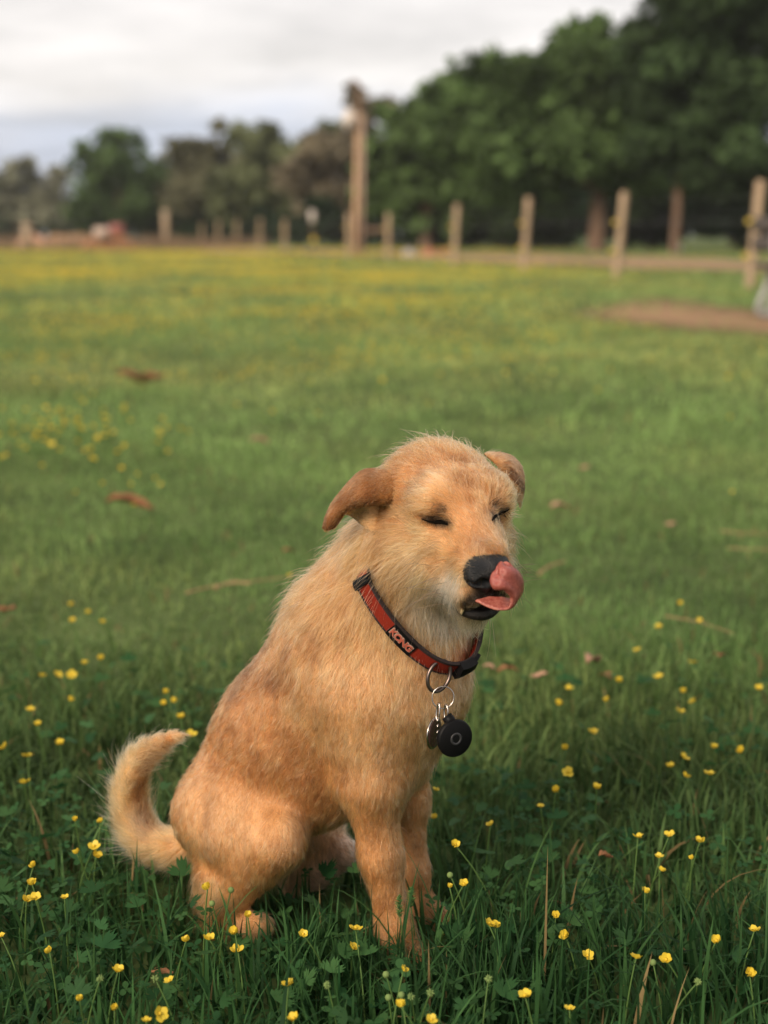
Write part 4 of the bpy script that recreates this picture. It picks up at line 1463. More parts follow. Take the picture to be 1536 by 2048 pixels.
def whole_flower_mesh(k, h, bend, seed):
    """blossom and stem of a far buttercup in one mesh"""
    V, Q, I = [], [], []; o = 0
    r = np.random.default_rng(seed)
    rot = head_rot(r.uniform(0, .7), r.random() * 6.28, 0)
    for j in range(5):
        me = PET[k]; co = np.zeros(len(me.vertices) * 3); me.vertices.foreach_get('co', co); co = co.reshape(-1, 3)
        M_ = np.array(Matrix.Translation((bend[0], bend[1], h)) @ rot @ Matrix.Rotation(j * 1.2566, 4, 'Z'))
        co = co @ M_[:3, :3].T + M_[:3, 3]
        qs = np.array([list(p_.vertices) for p_ in me.polygons])
        V.append(co); Q.append(qs + o); o += len(co)
    npet = sum(len(q) for q in Q)
    m_ = MB(); m_.tube(catmull([[0, 0, 0], [bend[0] * .4, bend[1] * .4, h * .6], [bend[0], bend[1], h]], 5), .0011, 4)
    V.append(np.concatenate(m_.V)); Q.append(np.concatenate(m_.Q) + o)
    ob = mesh_np('buttercup', np.concatenate(V), [np.concatenate(Q)], M_PETAL, link=False)
    ob.data.materials.append(M_STEM)
    mi = np.zeros(len(ob.data.polygons), np.int32); mi[npet:] = 1
    ob.data.polygons.foreach_set('material_index', mi)
    return ob.data


FRONT = [  # blossom pixel, height above the soil, label
    (711, 1858, .085, 'open buttercup with spread petals just left of the dog\'s nearest front paw'),
    (606, 1869, .085, 'buttercup with upright petals in front of the dog\'s belly'),
    (495, 1832, .075, 'small buttercup in front of the dog\'s hind toes'),
    (415, 1777, .115, 'buttercup standing up against the fur of the dog\'s hind leg'),
    (418, 1878, .080, 'buttercup leaning by the heel of the dog, left of a pair'),
    (470, 1865, .085, 'buttercup by the heel of the dog, upper flower of a close pair'),
    (474, 1901, .070, 'buttercup seen from below under the flower by the dog\'s heel'),
    (372, 1882, .080, 'narrow half closed buttercup left of the dog\'s heel'),
    (339, 1962, .085, 'small upright buttercup above the bottom edge, between brown leaf and heel'),
    (236, 1942, .090, 'ragged open buttercup beside a green seed head near the lower left corner'),
    (159, 2000, .090, 'round open buttercup low at the left, beneath the ragged one'),
    (229, 2018, .085, 'closed round buttercup low at the left, right of the round open one'),
    (319, 2028, .090, 'buttercup at the bottom edge with a folded petal, left of centre'),
    (293, 2042, .090, 'buttercup cut by the bottom edge, leftmost of those touching it'),
    (99, 1903, .085, 'buttercup with two lifted petals near the left edge, low in the grass'),
    (129, 1796, .085, 'single slanting buttercup left of the dog below the tail'),
    (53, 1801, .085, 'left flower of a close pair of buttercups by the left edge'),
    (70, 1797, .088, 'right flower of a close pair of buttercups by the left edge'),
    (64, 1768, .085, 'pale small buttercup bud above a close pair by the left edge'),
    (67, 1732, .090, 'open buttercup above a pale bud by the left edge'),
    (150, 1641, .100, 'large open buttercup left of the dog\'s tail'),
    (202, 1643, .100, 'dim buttercup touching the outer fur of the dog\'s tail'),
    (153, 1706, .085, 'oval buttercup below the large open one beside the tail'),
    (188, 1693, .085, 'flat buttercup just under the curve of the dog\'s tail'),
    (194, 1713, .075, 'orange tinted buttercup lowest under the curve of the dog\'s tail'),
    (2, 1873, .085, 'buttercup half cut off by the left edge of the photo'),
    (807, 1940, .095, 'large buttercup with pointed petals in front of the nearest paw'),
    (800, 2012, .090, 'drooping buttercup beneath the pointed one, in front of the paw'),
    (863, 2040, .095, 'buttercup cut by the bottom edge, in front of the dog\'s paws'),
    (588, 2038, .090, 'buttercup at the bottom edge below the dog\'s belly'),
    (577, 1970, .085, 'cupped buttercup below the dog\'s belly near the bottom edge'),
    (706, 1896, .070, 'wilted buttercup dropping its last petal left of the front paw'),
    (910, 1690, .125, 'upright buttercup on a long stem right of the dog\'s far leg'),
    (899, 1774, .100, 'round buttercup right of the dog\'s far leg, above the paw'),
    (928, 1768, .100, 'small buttercup beside the round one above the far paw'),
    (871, 1580, .125, 'buttercup peeping from behind the dog\'s far front leg, upper of two'),
    (867, 1636, .110, 'buttercup peeping from behind the dog\'s far front leg, lower of two'),
    (977, 1848, .085, 'left flower of a drooping pair right of the far paw'),
    (990, 1853, .080, 'right flower of a drooping pair right of the far paw'),
    (981, 1650, .100, 'round buttercup alone in dark grass right of the dog\'s legs'),
    (1050, 1992, .095, 'large open buttercup low in the picture, right of the paws'),
    (1139, 2018, .085, 'flattened buttercup at the bottom edge, right of the large open one'),
    (1112, 1832, .080, 'ragged buttercup with hanging petals in the right foreground'),
    (1131, 1872, .075, 'buttercup facing left below the ragged hanging one'),
    (1175, 1912, .070, 'dull round buttercup low in the grass of the right foreground'),
    (1272, 1916, .080, 'buttercup on an arching stem, left of a two lobed flower'),
    (1332, 1920, .085, 'two lobed wide buttercup in the right foreground'),
    (1433, 1882, .090, 'tall cupped buttercup standing left of the three lobed one'),
    (1509, 1861, .090, 'three lobed buttercup near the right edge'),
    (1499, 1948, .080, 'round globe shaped buttercup lowest near the right edge'),
    (1290, 1784, .080, 'ragged small buttercup in the middle of the right foreground'),
    (1323, 1741, .085, 'round buttercup below the star shaped one at right'),
    (1318, 1714, .090, 'star shaped side view buttercup on a slanting stem at right'),
    (1384, 1717, .095, 'budding buttercup atop a branching stem at right'),
    (1276, 1674, .105, 'left one of two level buttercups at right'),
    (1339, 1670, .105, 'right one of two level buttercups at right'),
    (1400, 1683, .100, 'buttercup on a straight stem right of the level two'),
    (1081, 1613, .095, 'small round buttercup lower left of the wide tilted one'),
    (1112, 1582, .105, 'wide tilted buttercup right of the black tag'),
    (1136, 1545, .105, 'heart shaped buttercup above the wide tilted one'),
    (1130, 1498, .110, 'buttercup topmost of the three stacked right of the black tag'),
    (1193, 1576, .100, 'small buttercup right of the wide tilted one'),
]
for px, py, hz, lab in FRONT:
    p_ = on_z(px, py, hz)
    flower(p_, lab, 'buttercups in the near grass', True, fr.uniform(.50, .82), 0 if 'closed' in lab or 'bud' in lab else None)
MID = [
    (1341, 1533, 'brightest blossom of the blurred buttercup cluster above the level two at right'),
    (1368, 1515, 'upper blossom of the blurred buttercup cluster above the level two at right'),
    (1372, 1553, 'lower blossom of the blurred buttercup cluster above the level two at right'),
    (1418, 1548, 'blurred buttercup standing alone just right of the right hand cluster'),
    (1479, 1502, 'blurred buttercup on a straight stem near the right edge, level with the black tag'),
    (1428, 1495, 'dim blurred buttercup between the cluster and the straight one near the right edge'),
    (1186, 1464, 'blurred buttercup right of the black tag with a drooping petal'),
    (1115, 1408, 'blurred buttercup closest to the dog\'s chest, below the tan leaf'),
    (1214, 1401, 'blurred buttercup below the thin brown leaf at right'),
    (1359, 1423, 'lowest blossom of the blurred triangle of buttercups at right'),
    (1386, 1404, 'middle blossom of the blurred triangle of buttercups at right'),
    (1138, 1377, 'blurred buttercup between the tan leaf and the thin brown leaf'),
    (1517, 1377, 'blurred buttercup at the right edge, level with the collar ring'),
    (1366, 1384, 'top blossom of the blurred triangle of buttercups at right'),
    (1238, 1363, 'blurred buttercup just right of the thin brown leaf'),
    (1317, 1355, 'large bright blurred buttercup alone right of the brown leaves'),
    (1275, 1300, 'blurred buttercup right of the pinkish crumpled leaf'),
    (1386, 1325, 'blurred buttercup left of the upright rusty leaf'),
    (1360, 1208, 'upper blurred buttercup over the brown twig at right'),
    (1398, 1243, 'blurred buttercup touching the brown twig at right'),
    (1317, 1255, 'blurred buttercup left of the brown twig at right'),
    (1465, 985, 'faint buttercup far right, level with the dog\'s eyes'),
    (75, 1450, 'blurred buttercup alone near the left edge, left of the tail tip'),
    (115, 1350, 'middle blossom of the row of blurred buttercups at left'),
    (143, 1350, 'right blossom of the row of blurred buttercups at left'),
    (84, 1352, 'left blossom of the row of blurred buttercups at left'),
    (200, 1318, 'brighter blossom above the row of blurred buttercups at left'),
    (168, 1327, 'dimmer blossom just above the row of blurred buttercups at left'),
    (330, 1385, 'top blossom of the small group above the dog\'s tail'),
    (327, 1408, 'second blossom of the small group above the dog\'s tail'),
    (347, 1403, 'dim blossom at the right of the small group above the dog\'s tail'),
    (362, 1435, 'lowest blossom of the small group, right above the tail tip'),
    (140, 1400, 'blurred buttercup under the row at left'),
    (60, 1420, 'blurred buttercup above the lone one near the left edge'),
    (55, 1512, 'blurred buttercup left of the tail curve, upper of two'),
    (49, 1565, 'blurred buttercup left of the tail curve, lower of two'),
    (8, 1495, 'blurred buttercup at the left edge, level with the tail tip'),
    (120, 1488, 'blurred buttercup halfway between the left edge and the tail'),
    (382, 1470, 'buttercup touching the tip of the dog\'s tail'),
    (143, 1210, 'upper left blossom of the four right of the orange brown leaf'),
    (176, 1226, 'brightest blossom of the four right of the orange brown leaf'),
    (205, 1245, 'rightmost blossom of the four right of the orange brown leaf'),
    (145, 1243, 'lower left blossom of the four right of the orange brown leaf'),
    (580, 1152, 'blurred buttercup against the dog\'s nape at the end of the long straw'),
    (275, 950, 'brightest blossom above the large red brown leaf'),
    (262, 970, 'blossom hanging just over the large red brown leaf'),
    (310, 958, 'upper blossom right of the large red brown leaf'),
    (322, 970, 'lower blossom right of the large red brown leaf'),
    (268, 1010, 'blossom in front of the large red brown leaf'),
    (205, 968, 'blossom left of the large red brown leaf'),
    (152, 985, 'faint blossom farther left of the large red brown leaf'),
]
for px, py, lab in MID:
    flower(on_z(px, py, .075), lab, 'buttercups behind the dog on the ' + ('right' if px > 768 else 'left'), True, fr.uniform(.7, .95))
# farther ones: single small blossoms, then the yellow wash of the far meadow
def flower_density(x, y):
    px, py = project(np.stack([x, y, np.full(len(x), .06)], 1))
    patch_ = hnoise(np.stack([x, y], 1), .9, 61) * .55 + hnoise(np.stack([x, y], 1), .28, 62) * .6
    d_ = np.clip((patch_ - .30) * 2.7, 0.04, 1)
    left = np.clip((1350 - px) / 700, .10, 1)
    d_ = d_ * left
    band_ = np.clip((y - 5.5) / 4, 0, 1)
    c1 = np.exp(-((px - 110) / 170) ** 2 - ((py - 900) / 60) ** 2)
    return np.clip(d_ * (.035 + .965 * band_) + c1 * .9, 0, 1)


x, y = scatter(3.0, 6.5, 170, seed=31, pad=1.05, extra=.1); keep = gr.random(len(x)) < flower_density(x, y) * .6; x, y = x[keep], y[keep]
kx = on_z(110, 900, .06)
x = np.concatenate([x, kx[0] + np.clip(gr.normal(0, .17, 46), -.42, .5)]); y = np.concatenate([y, kx[1] + gr.normal(0, .28, 46)])
o_ = np.argsort(y)[:180]
WF = [whole_flower_mesh(int(fr.integers(1, 4)), .06 + .02 * j / 6, fr.normal(0, .012, 2), j) for j in range(6)]
for i in o_:
    ob = bpy.data.objects.new('buttercup', WF[int(fr.integers(0, 6))])
    ob.location = (x[i], y[i], float(gz(x[i], y[i]))); ob.rotation_euler = (0, 0, fr.random() * 6.28); ob.scale = [1.15] * 3
    COL.objects.link(ob)
    tag(ob, 'tiny out of focus yellow buttercup far back in the open meadow', 'flower', 'far buttercups in the meadow')
rest = [i for i in range(len(x)) if i not in set(o_.tolist())]
xs_, ys_ = [x[rest]], [y[rest]]
for y0, y1, dn_, sd in ((6.5, 14, 150, 33), (14, 30, 85, 34), (30, 60, 28, 35)):
    a, b = scatter(y0, y1, dn_, seed=sd); keep = (gr.random(len(a)) < flower_density(a, b)) & ~in_clay(a, b) & ~in_road(a, b)
    xs_.append(a[keep]); ys_.append(b[keep])
x = np.concatenate(xs_); y = np.concatenate(ys_)
sz = np.interp(y, [3, 14, 30, 58], [.008, .012, .020, .034])
octv = np.array([[1, 0, -.1], [0, 1, -.1], [-1, 0, -.1], [0, -1, -.1], [0, 0, .55], [0, 0, -.5]])
octf = np.array([[0, 1, 4], [1, 2, 4], [2, 3, 4], [3, 0, 4], [1, 0, 5], [2, 1, 5], [3, 2, 5], [0, 3, 5]])
ctr = np.stack([x, y, gz(x, y) + gr.uniform(.045, .085, len(x))], 1)
V = (ctr[:, None] + octv[None] * sz[:, None, None] * gr.uniform(.7, 1.3, (len(x), 1, 1))).reshape(-1, 3)
F = (np.arange(len(x)) * 6)[:, None, None] + octf[None]
ob = mesh_np('buttercup_meadow', V, [F.reshape(-1, 3)], M_PETAL, None, False)
tag(ob, 'yellow haze of distant buttercups across the far meadow', 'flowers', None, 'stuff')

# buds and spiky green seed heads on their own stems
M_BUD = material('seed_head', (0.13, 0.19, 0.06), 0.7, 0.2)


def seed_head(px, py, hz, label, spiky=True, r_=.0032):
    p_ = on_z(px, py, hz); h = p_[2]
    bend = fr.normal(0, .015, 2)
    base = p_ - np.array([bend[0], bend[1], h])
    e = empty('seed_head', base, label=label, cat='seed head', group='buttercup seed heads and buds')
    st = bpy.data.objects.new('stem', stem_me(h, bend, 0)); st.parent = e; COL.objects.link(st)
    m_ = MB()
    for k in range(26 if spiky else 1):
        if spiky:
            u_ = unit(fr.normal(0, 1, 3)); m_.tube([[0, 0, 0], u_ * r_ * .7, u_ * r_ * 1.35], [r_ * .35, r_ * .3, r_ * .04], 4)
        else:
            m_.tube([[0, 0, -r_], [0, 0, -r_ * .6], [0, 0, 0], [0, 0, r_ * .6], [0, 0, r_]], [r_ * .2, r_ * .8, r_, r_ * .8, r_ * .15], 8)
    m_.V = [v + np.array([bend[0], bend[1], h]) for v in m_.V]
    m_.build('head', M_BUD, e)


for a in [(201, 1957, .09, 'green spiky seed head left of the ragged lower left buttercup'), (310, 1957, .085, 'green spiky seed head left of the small upright buttercup'),
          (655, 1970, .085, 'green spiky seed head low on the left below the dog\'s belly'), (861, 1985, .085, 'green spiky seed head in front of the paws, beside the drooping buttercup'),
          (977, 1957, .085, 'green star shaped seed head on a thin stem right of the paws'), (822, 1994, .08, 'green spiky seed head between the paw buttercups'),
          (1396, 1964, .075, 'green spiky seed head in the right foreground, left of the globe flower')]:
    seed_head(*a)
for a in [(772, 1949, .085, 'round green bud beside the pointed buttercup in front of the paw'), (803, 1990, .08, 'round green bud above the drooping buttercup'), (777, 1995, .075, 'lowest round green bud in front of the paw'),
          (900, 1750, .105, 'pale round bud above the far paw'), (424, 1807, .09, 'small green bud against the fur of the dog\'s hind leg'), (462, 1780, .10, 'green bud on a thin branching stem before the dog\'s thigh'),
          (1306, 1925, .075, 'round bud left of the two lobed buttercup')]:
    seed_head(*a, spiky=False, r_=.0034)

# foxtail seed spikes in front of the paw
M_FOX = material('grass_spike', (0.06, 0.12, 0.035), 0.8, 0.1)
for (x0, y0, x1, y1, lab) in [(776, 1763, 782, 1812, 'dark green grass spike standing straight in front of the near foreleg'), (798, 1790, 800, 1835, 'grass spike right of the straight one, against the near foreleg'),
                              (823, 1775, 822, 1815, 'rightmost grass spike at the edge of the near foreleg')]:
    yd = on_z(x1, y1 + 70, .03)[1]
    top = on_y(x0, y0, yd); bot = on_y(x1, y1, yd); root = np.array([bot[0] + .004, yd, 0.0])
    e = empty('grass_spike', root, label=lab, cat='grass spike', group='grass spikes before the foreleg')
    m_ = MB(); m_.tube(catmull(np.array([root, (root + bot) / 2 + [.002, 0, 0], bot]) - root, 6), .0007, 5); m_.build('stalk', M_STEM, e)
    m_ = MB()
    for k in range(70):
        f_ = fr.random(); c_ = bot * (1 - f_) + top * f_ - root; u_ = unit(np.append(fr.normal(0, 1, 2), .9))
        rr_ = .0030 * math.sin(min(f_ * .9 + .1, 1) * 3.0) + .0008
        m_.tube([c_, c_ + u_ * rr_ * .7, c_ + u_ * rr_ * 1.7], [.0007, .0007, .0001], 4)
    m_.build('spike', M_FOX, e)

# ================================================================== FALLEN LEAVES AND STRAWS
M_DRY = material('dry_leaf', (0.24, 0.115, 0.055), 0.8, 0.15, noise=(90, (0.15, 0.07, 0.035)), bump=0.4)
M_PALE = material('pale_dry_leaf', (0.40, 0.25, 0.17), 0.8, 0.15, noise=(90, (0.30, 0.17, 0.11)), bump=0.4)
M_STRAW = material('straw', (0.26, 0.185, 0.09), 0.8, 0.15)


def dry_leaf(px, py, wpx, label, mat=M_DRY, hz=.03, rot=0.0, curl=1.0):
    p_ = on_z(px, py, hz); L = wpx / FPX * dep(p_)
    nu, nv = 14, 9
    u = np.linspace(-1, 1, nu)[:, None]; v = np.linspace(-1, 1, nv)[None]
    wd = .42 * np.clip(1 - np.abs(u) ** 2.2, 0.02, 1) ** .8 * (1 + .12 * np.sin(u * 9 + px))
    S = np.stack([u * .5 + 0 * v, wd * v * .62, .16 * curl * (v ** 2) * wd * 2 + .10 * curl * np.sin(u * 2.2 + py) + .03 * np.sin(v * 6 + u * 5)], -1) * L
    c_, s_ = math.cos(rot), math.sin(rot)
    S = S @ np.array([[c_, s_, 0], [-s_, c_, 0], [0, 0, 1]])
    V, Q = shell(S, .0012)
    o = mesh_np('dry_leaf', V, [Q], mat)
    o.location = p_
    return tag(o, label, 'dead leaf', 'fallen brown leaves in the grass')


dry_leaf(260, 1008, 95, 'large dark red brown leaf lying in the grass left of the dog\'s ear', hz=.05)
dry_leaf(282, 752, 95, 'dim brown leaf far off in the meadow at left', hz=.05)
dry_leaf(1122, 1014, 46, 'pale curled leaf right of the dog\'s face', M_PALE, .045, .3)
dry_leaf(1186, 1322, 52, 'pinkish brown crumpled leaf right of the dog\'s chest', M_PALE, .05, .9, 1.5)
dry_leaf(1210, 1352, 36, 'thin brown leaf touching the pinkish crumpled one', M_DRY, .04, -.9)
dry_leaf(1078, 1350, 36, 'small tan leaf between the collar buckle and the crumpled leaf', M_PALE, .05, .2)
dry_leaf(1016, 1340, 44, 'dark brown leaf right beside the collar buckle', M_DRY, .05, .1)
dry_leaf(978, 1334, 26, 'reddish leaf nearest the dog\'s chest', M_PALE, .045, -.3)
dry_leaf(12, 1218, 50, 'orange brown leaf at the left edge', M_DRY, .05, -.5)
dry_leaf(520, 882, 40, 'light orange leaf in the meadow above the dog\'s back', M_PALE, .05, .1)
dry_leaf(578, 1102, 28, 'small red brown leaf behind the dog\'s shoulder', M_DRY, .05, .5)
dry_leaf(1440, 1310, 42, 'upright rusty leaf near the right edge', M_DRY, .05, 1.2)
dry_leaf(1212, 1712, 34, 'brown curled leaf amid the right hand buttercups', M_DRY, .06, .4, 1.6)
dry_leaf(325, 1945, 44, 'dark rusty leaf deep in the lower left grass', M_DRY, .04, .2)
dry_leaf(1340, 1048, 26, 'small pale leaf far right in the short grass', M_PALE, .045, .4)
dry_leaf(1168, 935, 26, 'yellowish leaf right of the far ear', M_PALE, .045, .4)


def straw(pxs, label, w=.002, hz=.05):
    pts = np.array([on_z(a, b, hz) for a, b in pxs])
    m_ = MB(); m_.tube(catmull(pts, 12), np.linspace(w, w * .5, 12), 6)
    return tag(m_.build('straw', M_STRAW), label, 'straw', 'dry straws in the grass')


straw([(372, 1186), (430, 1172), (490, 1164), (600, 1152)], 'long pale straw lying in the grass left of the dog\'s nape', .0025)
straw([(430, 1176), (465, 1164), (500, 1168)], 'thick short straw crossing the long one', .004)
straw([(1078, 1148), (1100, 1132), (1132, 1122)], 'short pale straw right of the dog\'s tongue', .004)
straw([(1440, 1062), (1490, 1066), (1560, 1068)], 'upper straw of two at the right edge', .002)
straw([(1455, 1096), (1500, 1098), (1560, 1099)], 'lower straw of two at the right edge', .0018)
straw([(1330, 1232), (1400, 1245), (1470, 1268)], 'brown twig slanting through the grass at right', .0016)

# ================================================================== FENCE, POLE, BENCH
fence = empty('post_fence', on_z(1230, 560), label='wooden post fence with wires and yellow insulators running along the dirt road', cat='fence')
FL0 = np.array(fence.location)
M_YEL = material('yellow_plastic', (0.55, 0.40, 0.05), 0.5, 0.4)
M_WIRE = material('fence_wire', (0.22, 0.22, 0.21), 0.45, 0.4, metal=0.7)
posts = [(1490, 18.4, 1.40, .052), (1226, 22.6, 1.38, .04), (1043, 27.2, 1.39, .02), (905, 31.6, 1.38, .02), (776, 38.3, 1.36, .0), (699, 43.6, 1.36, .01), (573, 55.9, 1.36, .0), (525, 62.5, 1.36, 0), (480, 70, 1.36, 0), (443, 78, 1.36, 0), (411, 86, 1.36, 0), (385, 95, 1.36, 0), (360, 105, 1.36, 0)]
ptop = []
pr = np.random.default_rng(9)
for i, (px, d_, hh, lean) in enumerate(posts):
    xw = (px - 768) / FPX * d_; yw = d_
    b = np.array([xw, yw, float(gz(xw, yw))])
    ph = pr.uniform(-.05, .04); lean = lean + pr.uniform(-.015, .03)
    m_ = MB()
    k = 14; t_ = np.linspace(0, 2 * np.pi, k, endpoint=False)
    ringr = np.array([.065, .066, .065, .064, .062, .052])
    zz = np.array([-.25, 0, .5, 1.0, hh - .02 + ph, hh + ph])
    wob = 1 + .05 * np.sin(t_ * 3 + i) + .04 * np.sin(t_ * 5 + 2 * i)
    rings = [np.stack([r_ * wob * np.cos(t_) + lean * max(z_, 0), r_ * wob * np.sin(t_), np.full(k, z_)], 1) for r_, z_ in zip(ringr, zz)]
    V = np.concatenate(rings + [np.array([[lean * hh, 0, hh + ph + .008]])])
    Q = [(a * k + c, a * k + (c + 1) % k, (a + 1) * k + (c + 1) % k, (a + 1) * k + c) for a in range(5) for c in range(k)]
    T = [(5 * k + c, 5 * k + (c + 1) % k, 6 * k) for c in range(k)]
    m_.add(V + b - FL0, Q, T)
    po = m_.build('post', M_POST, fence)
    for fz in (.44, .90):
        c_ = b - FL0 + np.array([lean * fz - .10, -.05, fz])
        mi = MB()
        mi.tube([c_ + [.04, .01, 0], c_ + [0, 0, 0], c_ - [.035, .01, 0]], [.022, .030, .034], 8)
        mi.tube([c_ - [.02, 0, .035], c_ - [.02, 0, -.035]], [.026, .026], 8)
        mi.build('insulator', M_YEL, po)
    ptop.append((b, lean))
for fz, off in ((.44, -.125), (.90, -.125)):
    m_ = MB(); m_.tube([b + [l * fz + off, -.05, fz] - FL0 for b, l in [(np.array([7.2, 8.6, 0.0]), 0.0)] + ptop], .0028, 5)
    m_.build('wire', M_WIRE, fence)
for fz in (.15, .32, .5, .68, .86, 1.04, 1.22):
    m_ = MB(); m_.tube([b + [l * fz + .02, .085, fz] - FL0 for b, l in [(np.array([7.2, 8.6, 0.0]), 0.0)] + ptop], .0020, 4)
    m_.build('wire', M_WIRE, fence)
mr = MB(); mr.box(np.array([(757 - 768) / FPX * 41, 41, .82]) - FL0, (.75, .06, .16)); mr.build('rail', M_BARK, fence)

# utility pole: two poles side by side with a lamp
pole = empty('utility_pole', (0, 0, 0), label='tall light brown wooden utility pole with a white lamp near its top', cat='utility pole')
dP = 46.0
def pz(py, d_): return float(on_y(768, py, d_)[2])
xp = (716 - 768) / FPX * dP
pole.location = (xp, dP, 0)
m_ = MB(); m_.tube([[-.06, 0, -.3], [-.04, 0, 1.5], [.02, 0, 3.5], [.05, 0, pz(215, dP)]], [.105, .10, .09, .08], 14); m_.build('pole', M_POLE, pole)
m_ = MB(); m_.tube([[.16, -.10, -.3], [.18, -.10, 2.0], [.19, -.10, pz(232, dP)]], [.06, .06, .055], 10); m_.build('conduit', material('grey_conduit', (.30, .22, .17), .6, .3), pole)
m_ = MB(); zt = pz(215, dP); zt2 = pz(168, dP)
m_.tube(catmull([[.06, 0, zt - .1], [.10, 0, zt + .35], [.02, 0, zt2], [-.22, 0, zt2 + .08]], 12), np.linspace(.10, .06, 12), 8); m_.build('lamp_arm', M_BARK, pole)
lamp_w = material('lamp_white', (.52, .46, .41), .5, .4)
zl = pz(238, dP); m_ = MB()
m_.tube([[-.24, -.15, zl + .32], [-.24, -.15, zl + .2], [-.24, -.15, zl], [-.24, -.15, zl - .2], [-.24, -.15, zl - .26]], [.04, .17, .23, .21, .12], 14); m_.build('lamp', lamp_w, pole)
m_ = MB(); m_.box([-.12, -.08, zl + .22], (.30, .06, .06)); m_.build('bracket', M_BARK, pole)

# thin marker with a white reflector
mk = empty('marker_post', ((628 - 768) / FPX * 44, 44, 0), label='thin dark marker post with a white reflector left of the utility pole', cat='marker post')
m_ = MB(); m_.tube([[0, 0, -.1], [0, 0, .8], [0, 0, 1.45]], .025, 8); m_.build('stake', M_BARK, mk)
m_ = MB(); m_.tube([[0, -.03, pz(446, 44)], [0, -.03, pz(440, 44)], [0, -.03, pz(426, 44)], [0, -.03, pz(421, 44)]], [.05, .10, .10, .05], 10); m_.build('reflector', lamp_w, mk)
m_ = MB(); m_.tube([[.04, -.04, .42], [.04, -.04, .50], [.04, -.04, .60]], [.06, .09, .06], 10); m_.build('knob', M_YEL, mk)


def stout_post(px, d_, top_py, w, label, lean=0.0):
    xw = (px - 768) / FPX * d_; h_ = pz(top_py, d_)
    e = empty('gate_post', (xw, d_, 0), label=label, cat='post')
    m_ = MB(); m_.tube([[0, 0, -.2], [lean * .5, 0, h_ * .5], [lean, 0, h_ - .03], [lean, 0, h_]], [w, w, w * .97, w * .7], 12); m_.build('shaft', M_POST, e)
    m_ = MB(); m_.tube([[lean, 0, h_ - .28], [lean, 0, h_ - .22]], [w * 1.06, w * 1.06], 12); m_.build('collar_band', M_WIRE, e)


stout_post(341, 72, 420, .18, 'stout weathered post standing tall among the small posts at left')
stout_post(66, 60, 446, .22, 'stubby leaning post at the far left by the weeds', .1)

# bench at the right edge
bench = empty('garden_bench', (3.42, 12.1, 0), label='bench with dark seat and curved grey metal legs cut by the right edge', cat='bench')
M_GREYM = material('grey_metal', (.33, .33, .33), .45, .4, metal=0.4)
M_DARKW = material('dark_plank', (.05, .045, .042), .7, .2, noise=(12, (.08, .07, .065), (1, 6, 6)))
for xo in (0.0, 1.35):
    for yo in (-.20, .20):
        m_ = MB(); m_.tube(catmull([[.05 + xo, yo, .44], [.03 + xo, yo, .30], [-.03 + xo, yo, .14], [-.03 + xo, yo, .05], [.05 + xo, yo, .025], [.22 + xo, yo, .025]], 18), .032, 8); m_.build('leg', M_GREYM, bench)
for k in range(4):
    m_ = MB(); m_.box([.72, -.24 + k * .16, .47 + .001 * k], (1.62, .14, .04)); m_.build('seat_plank', M_DARKW, bench)
for k in range(2):
    m_ = MB(); m_.box([.72, .33, .66 + k * .17], (1.62, .035, .14)); m_.build('back_plank', M_DARKW, bench)
for xo in (.1, 1.35):
    m_ = MB(); m_.tube([[xo, .27, .46], [xo, .30, .6], [xo, .36, .9]], .02, 8); m_.build('back_upright', M_GREYM, bench)

# ================================================================== FAR LEFT: EARTH MOUND, BARRELS, DRY WEEDS
def mound(name, px, d_, w_, h_, mat, seed):
    xw = (px - 768) / FPX * d_
    n = 28
    u = np.linspace(-1, 1, n); U, W_ = np.meshgrid(u, u, indexing='ij')
    r2 = np.sqrt(U ** 2 + W_ ** 2)
    p2 = np.stack([U.ravel() * 3, W_.ravel() * 3], 1)
    Z_ = h_ * np.clip(np.cos(np.clip(r2, 0, 1) * np.pi / 2), 0, 1) ** 1.2 * (0.75 + .5 * hnoise(p2, 1, seed).reshape(n, n)) - .08 * (r2 > .97)
    V = np.stack([U * w_, W_ * w_ * .6, Z_], -1).reshape(-1, 3)
    idx = np.arange(n * n).reshape(n, n)
    q = np.stack([idx[:-1, :-1], idx[1:, :-1], idx[1:, 1:], idx[:-1, 1:]], -1).reshape(-1, 4)
    o = mesh_np(name, V, [q], mat); o.location = (xw, d_, 0)
    return o


tag(mound('earth_mound', 228, 62, 1.5, .78, material('orange_clay', (.33, .17, .09), .95, .05, noise=(2, (.33, .14, .065))), 4), 'heap of orange earth at the far left end of the meadow', 'earth heap')
tag(mound('earth_mound', 150, 66, 2.2, .7, M_CLAY, 8), 'low brownish earth heap left of the orange one', 'earth heap')
tag(mound('earth_mound', 85, 63, 1.2, .65, material('pink_clay', (.40, .25, .17), .95, .05, noise=(2, (.33, .19, .12))), 12), 'pale pinkish earth heap by the stubby post', 'earth heap')


def barrel(px, py, d_, col, label, r_=.30, L=.8):
    c_ = on_y(px, py, d_)
    e = empty('barrel', c_, label=label, cat='barrel')
    mat_ = material('barrel_paint', col, .5, .4)
    t_ = np.array([-.5, -.47, -.2, -.18, .18, .2, .47, .5]) * L
    m_ = MB(); m_.tube([[a, 0, 0] for a in t_], [r_ * .9, r_, r_, r_ * 1.03, r_ * 1.03, r_, r_, r_ * .9], 18); m_.build('drum', mat_, e)
    m_ = MB(); m_.tube([[L * .3, 0, r_ * .95], [L * .3, 0, r_ * 1.08]], [.05, .05], 8); m_.build('bung', mat_, e)


barrel(203, 467, 61.2, (.40, .30, .24), 'pale barrel lying on the orange earth heap', .27, .62)
barrel(234, 459, 62.0, (.22, .07, .06), 'dark red barrel lying at the top of the orange earth heap', .24, .6)

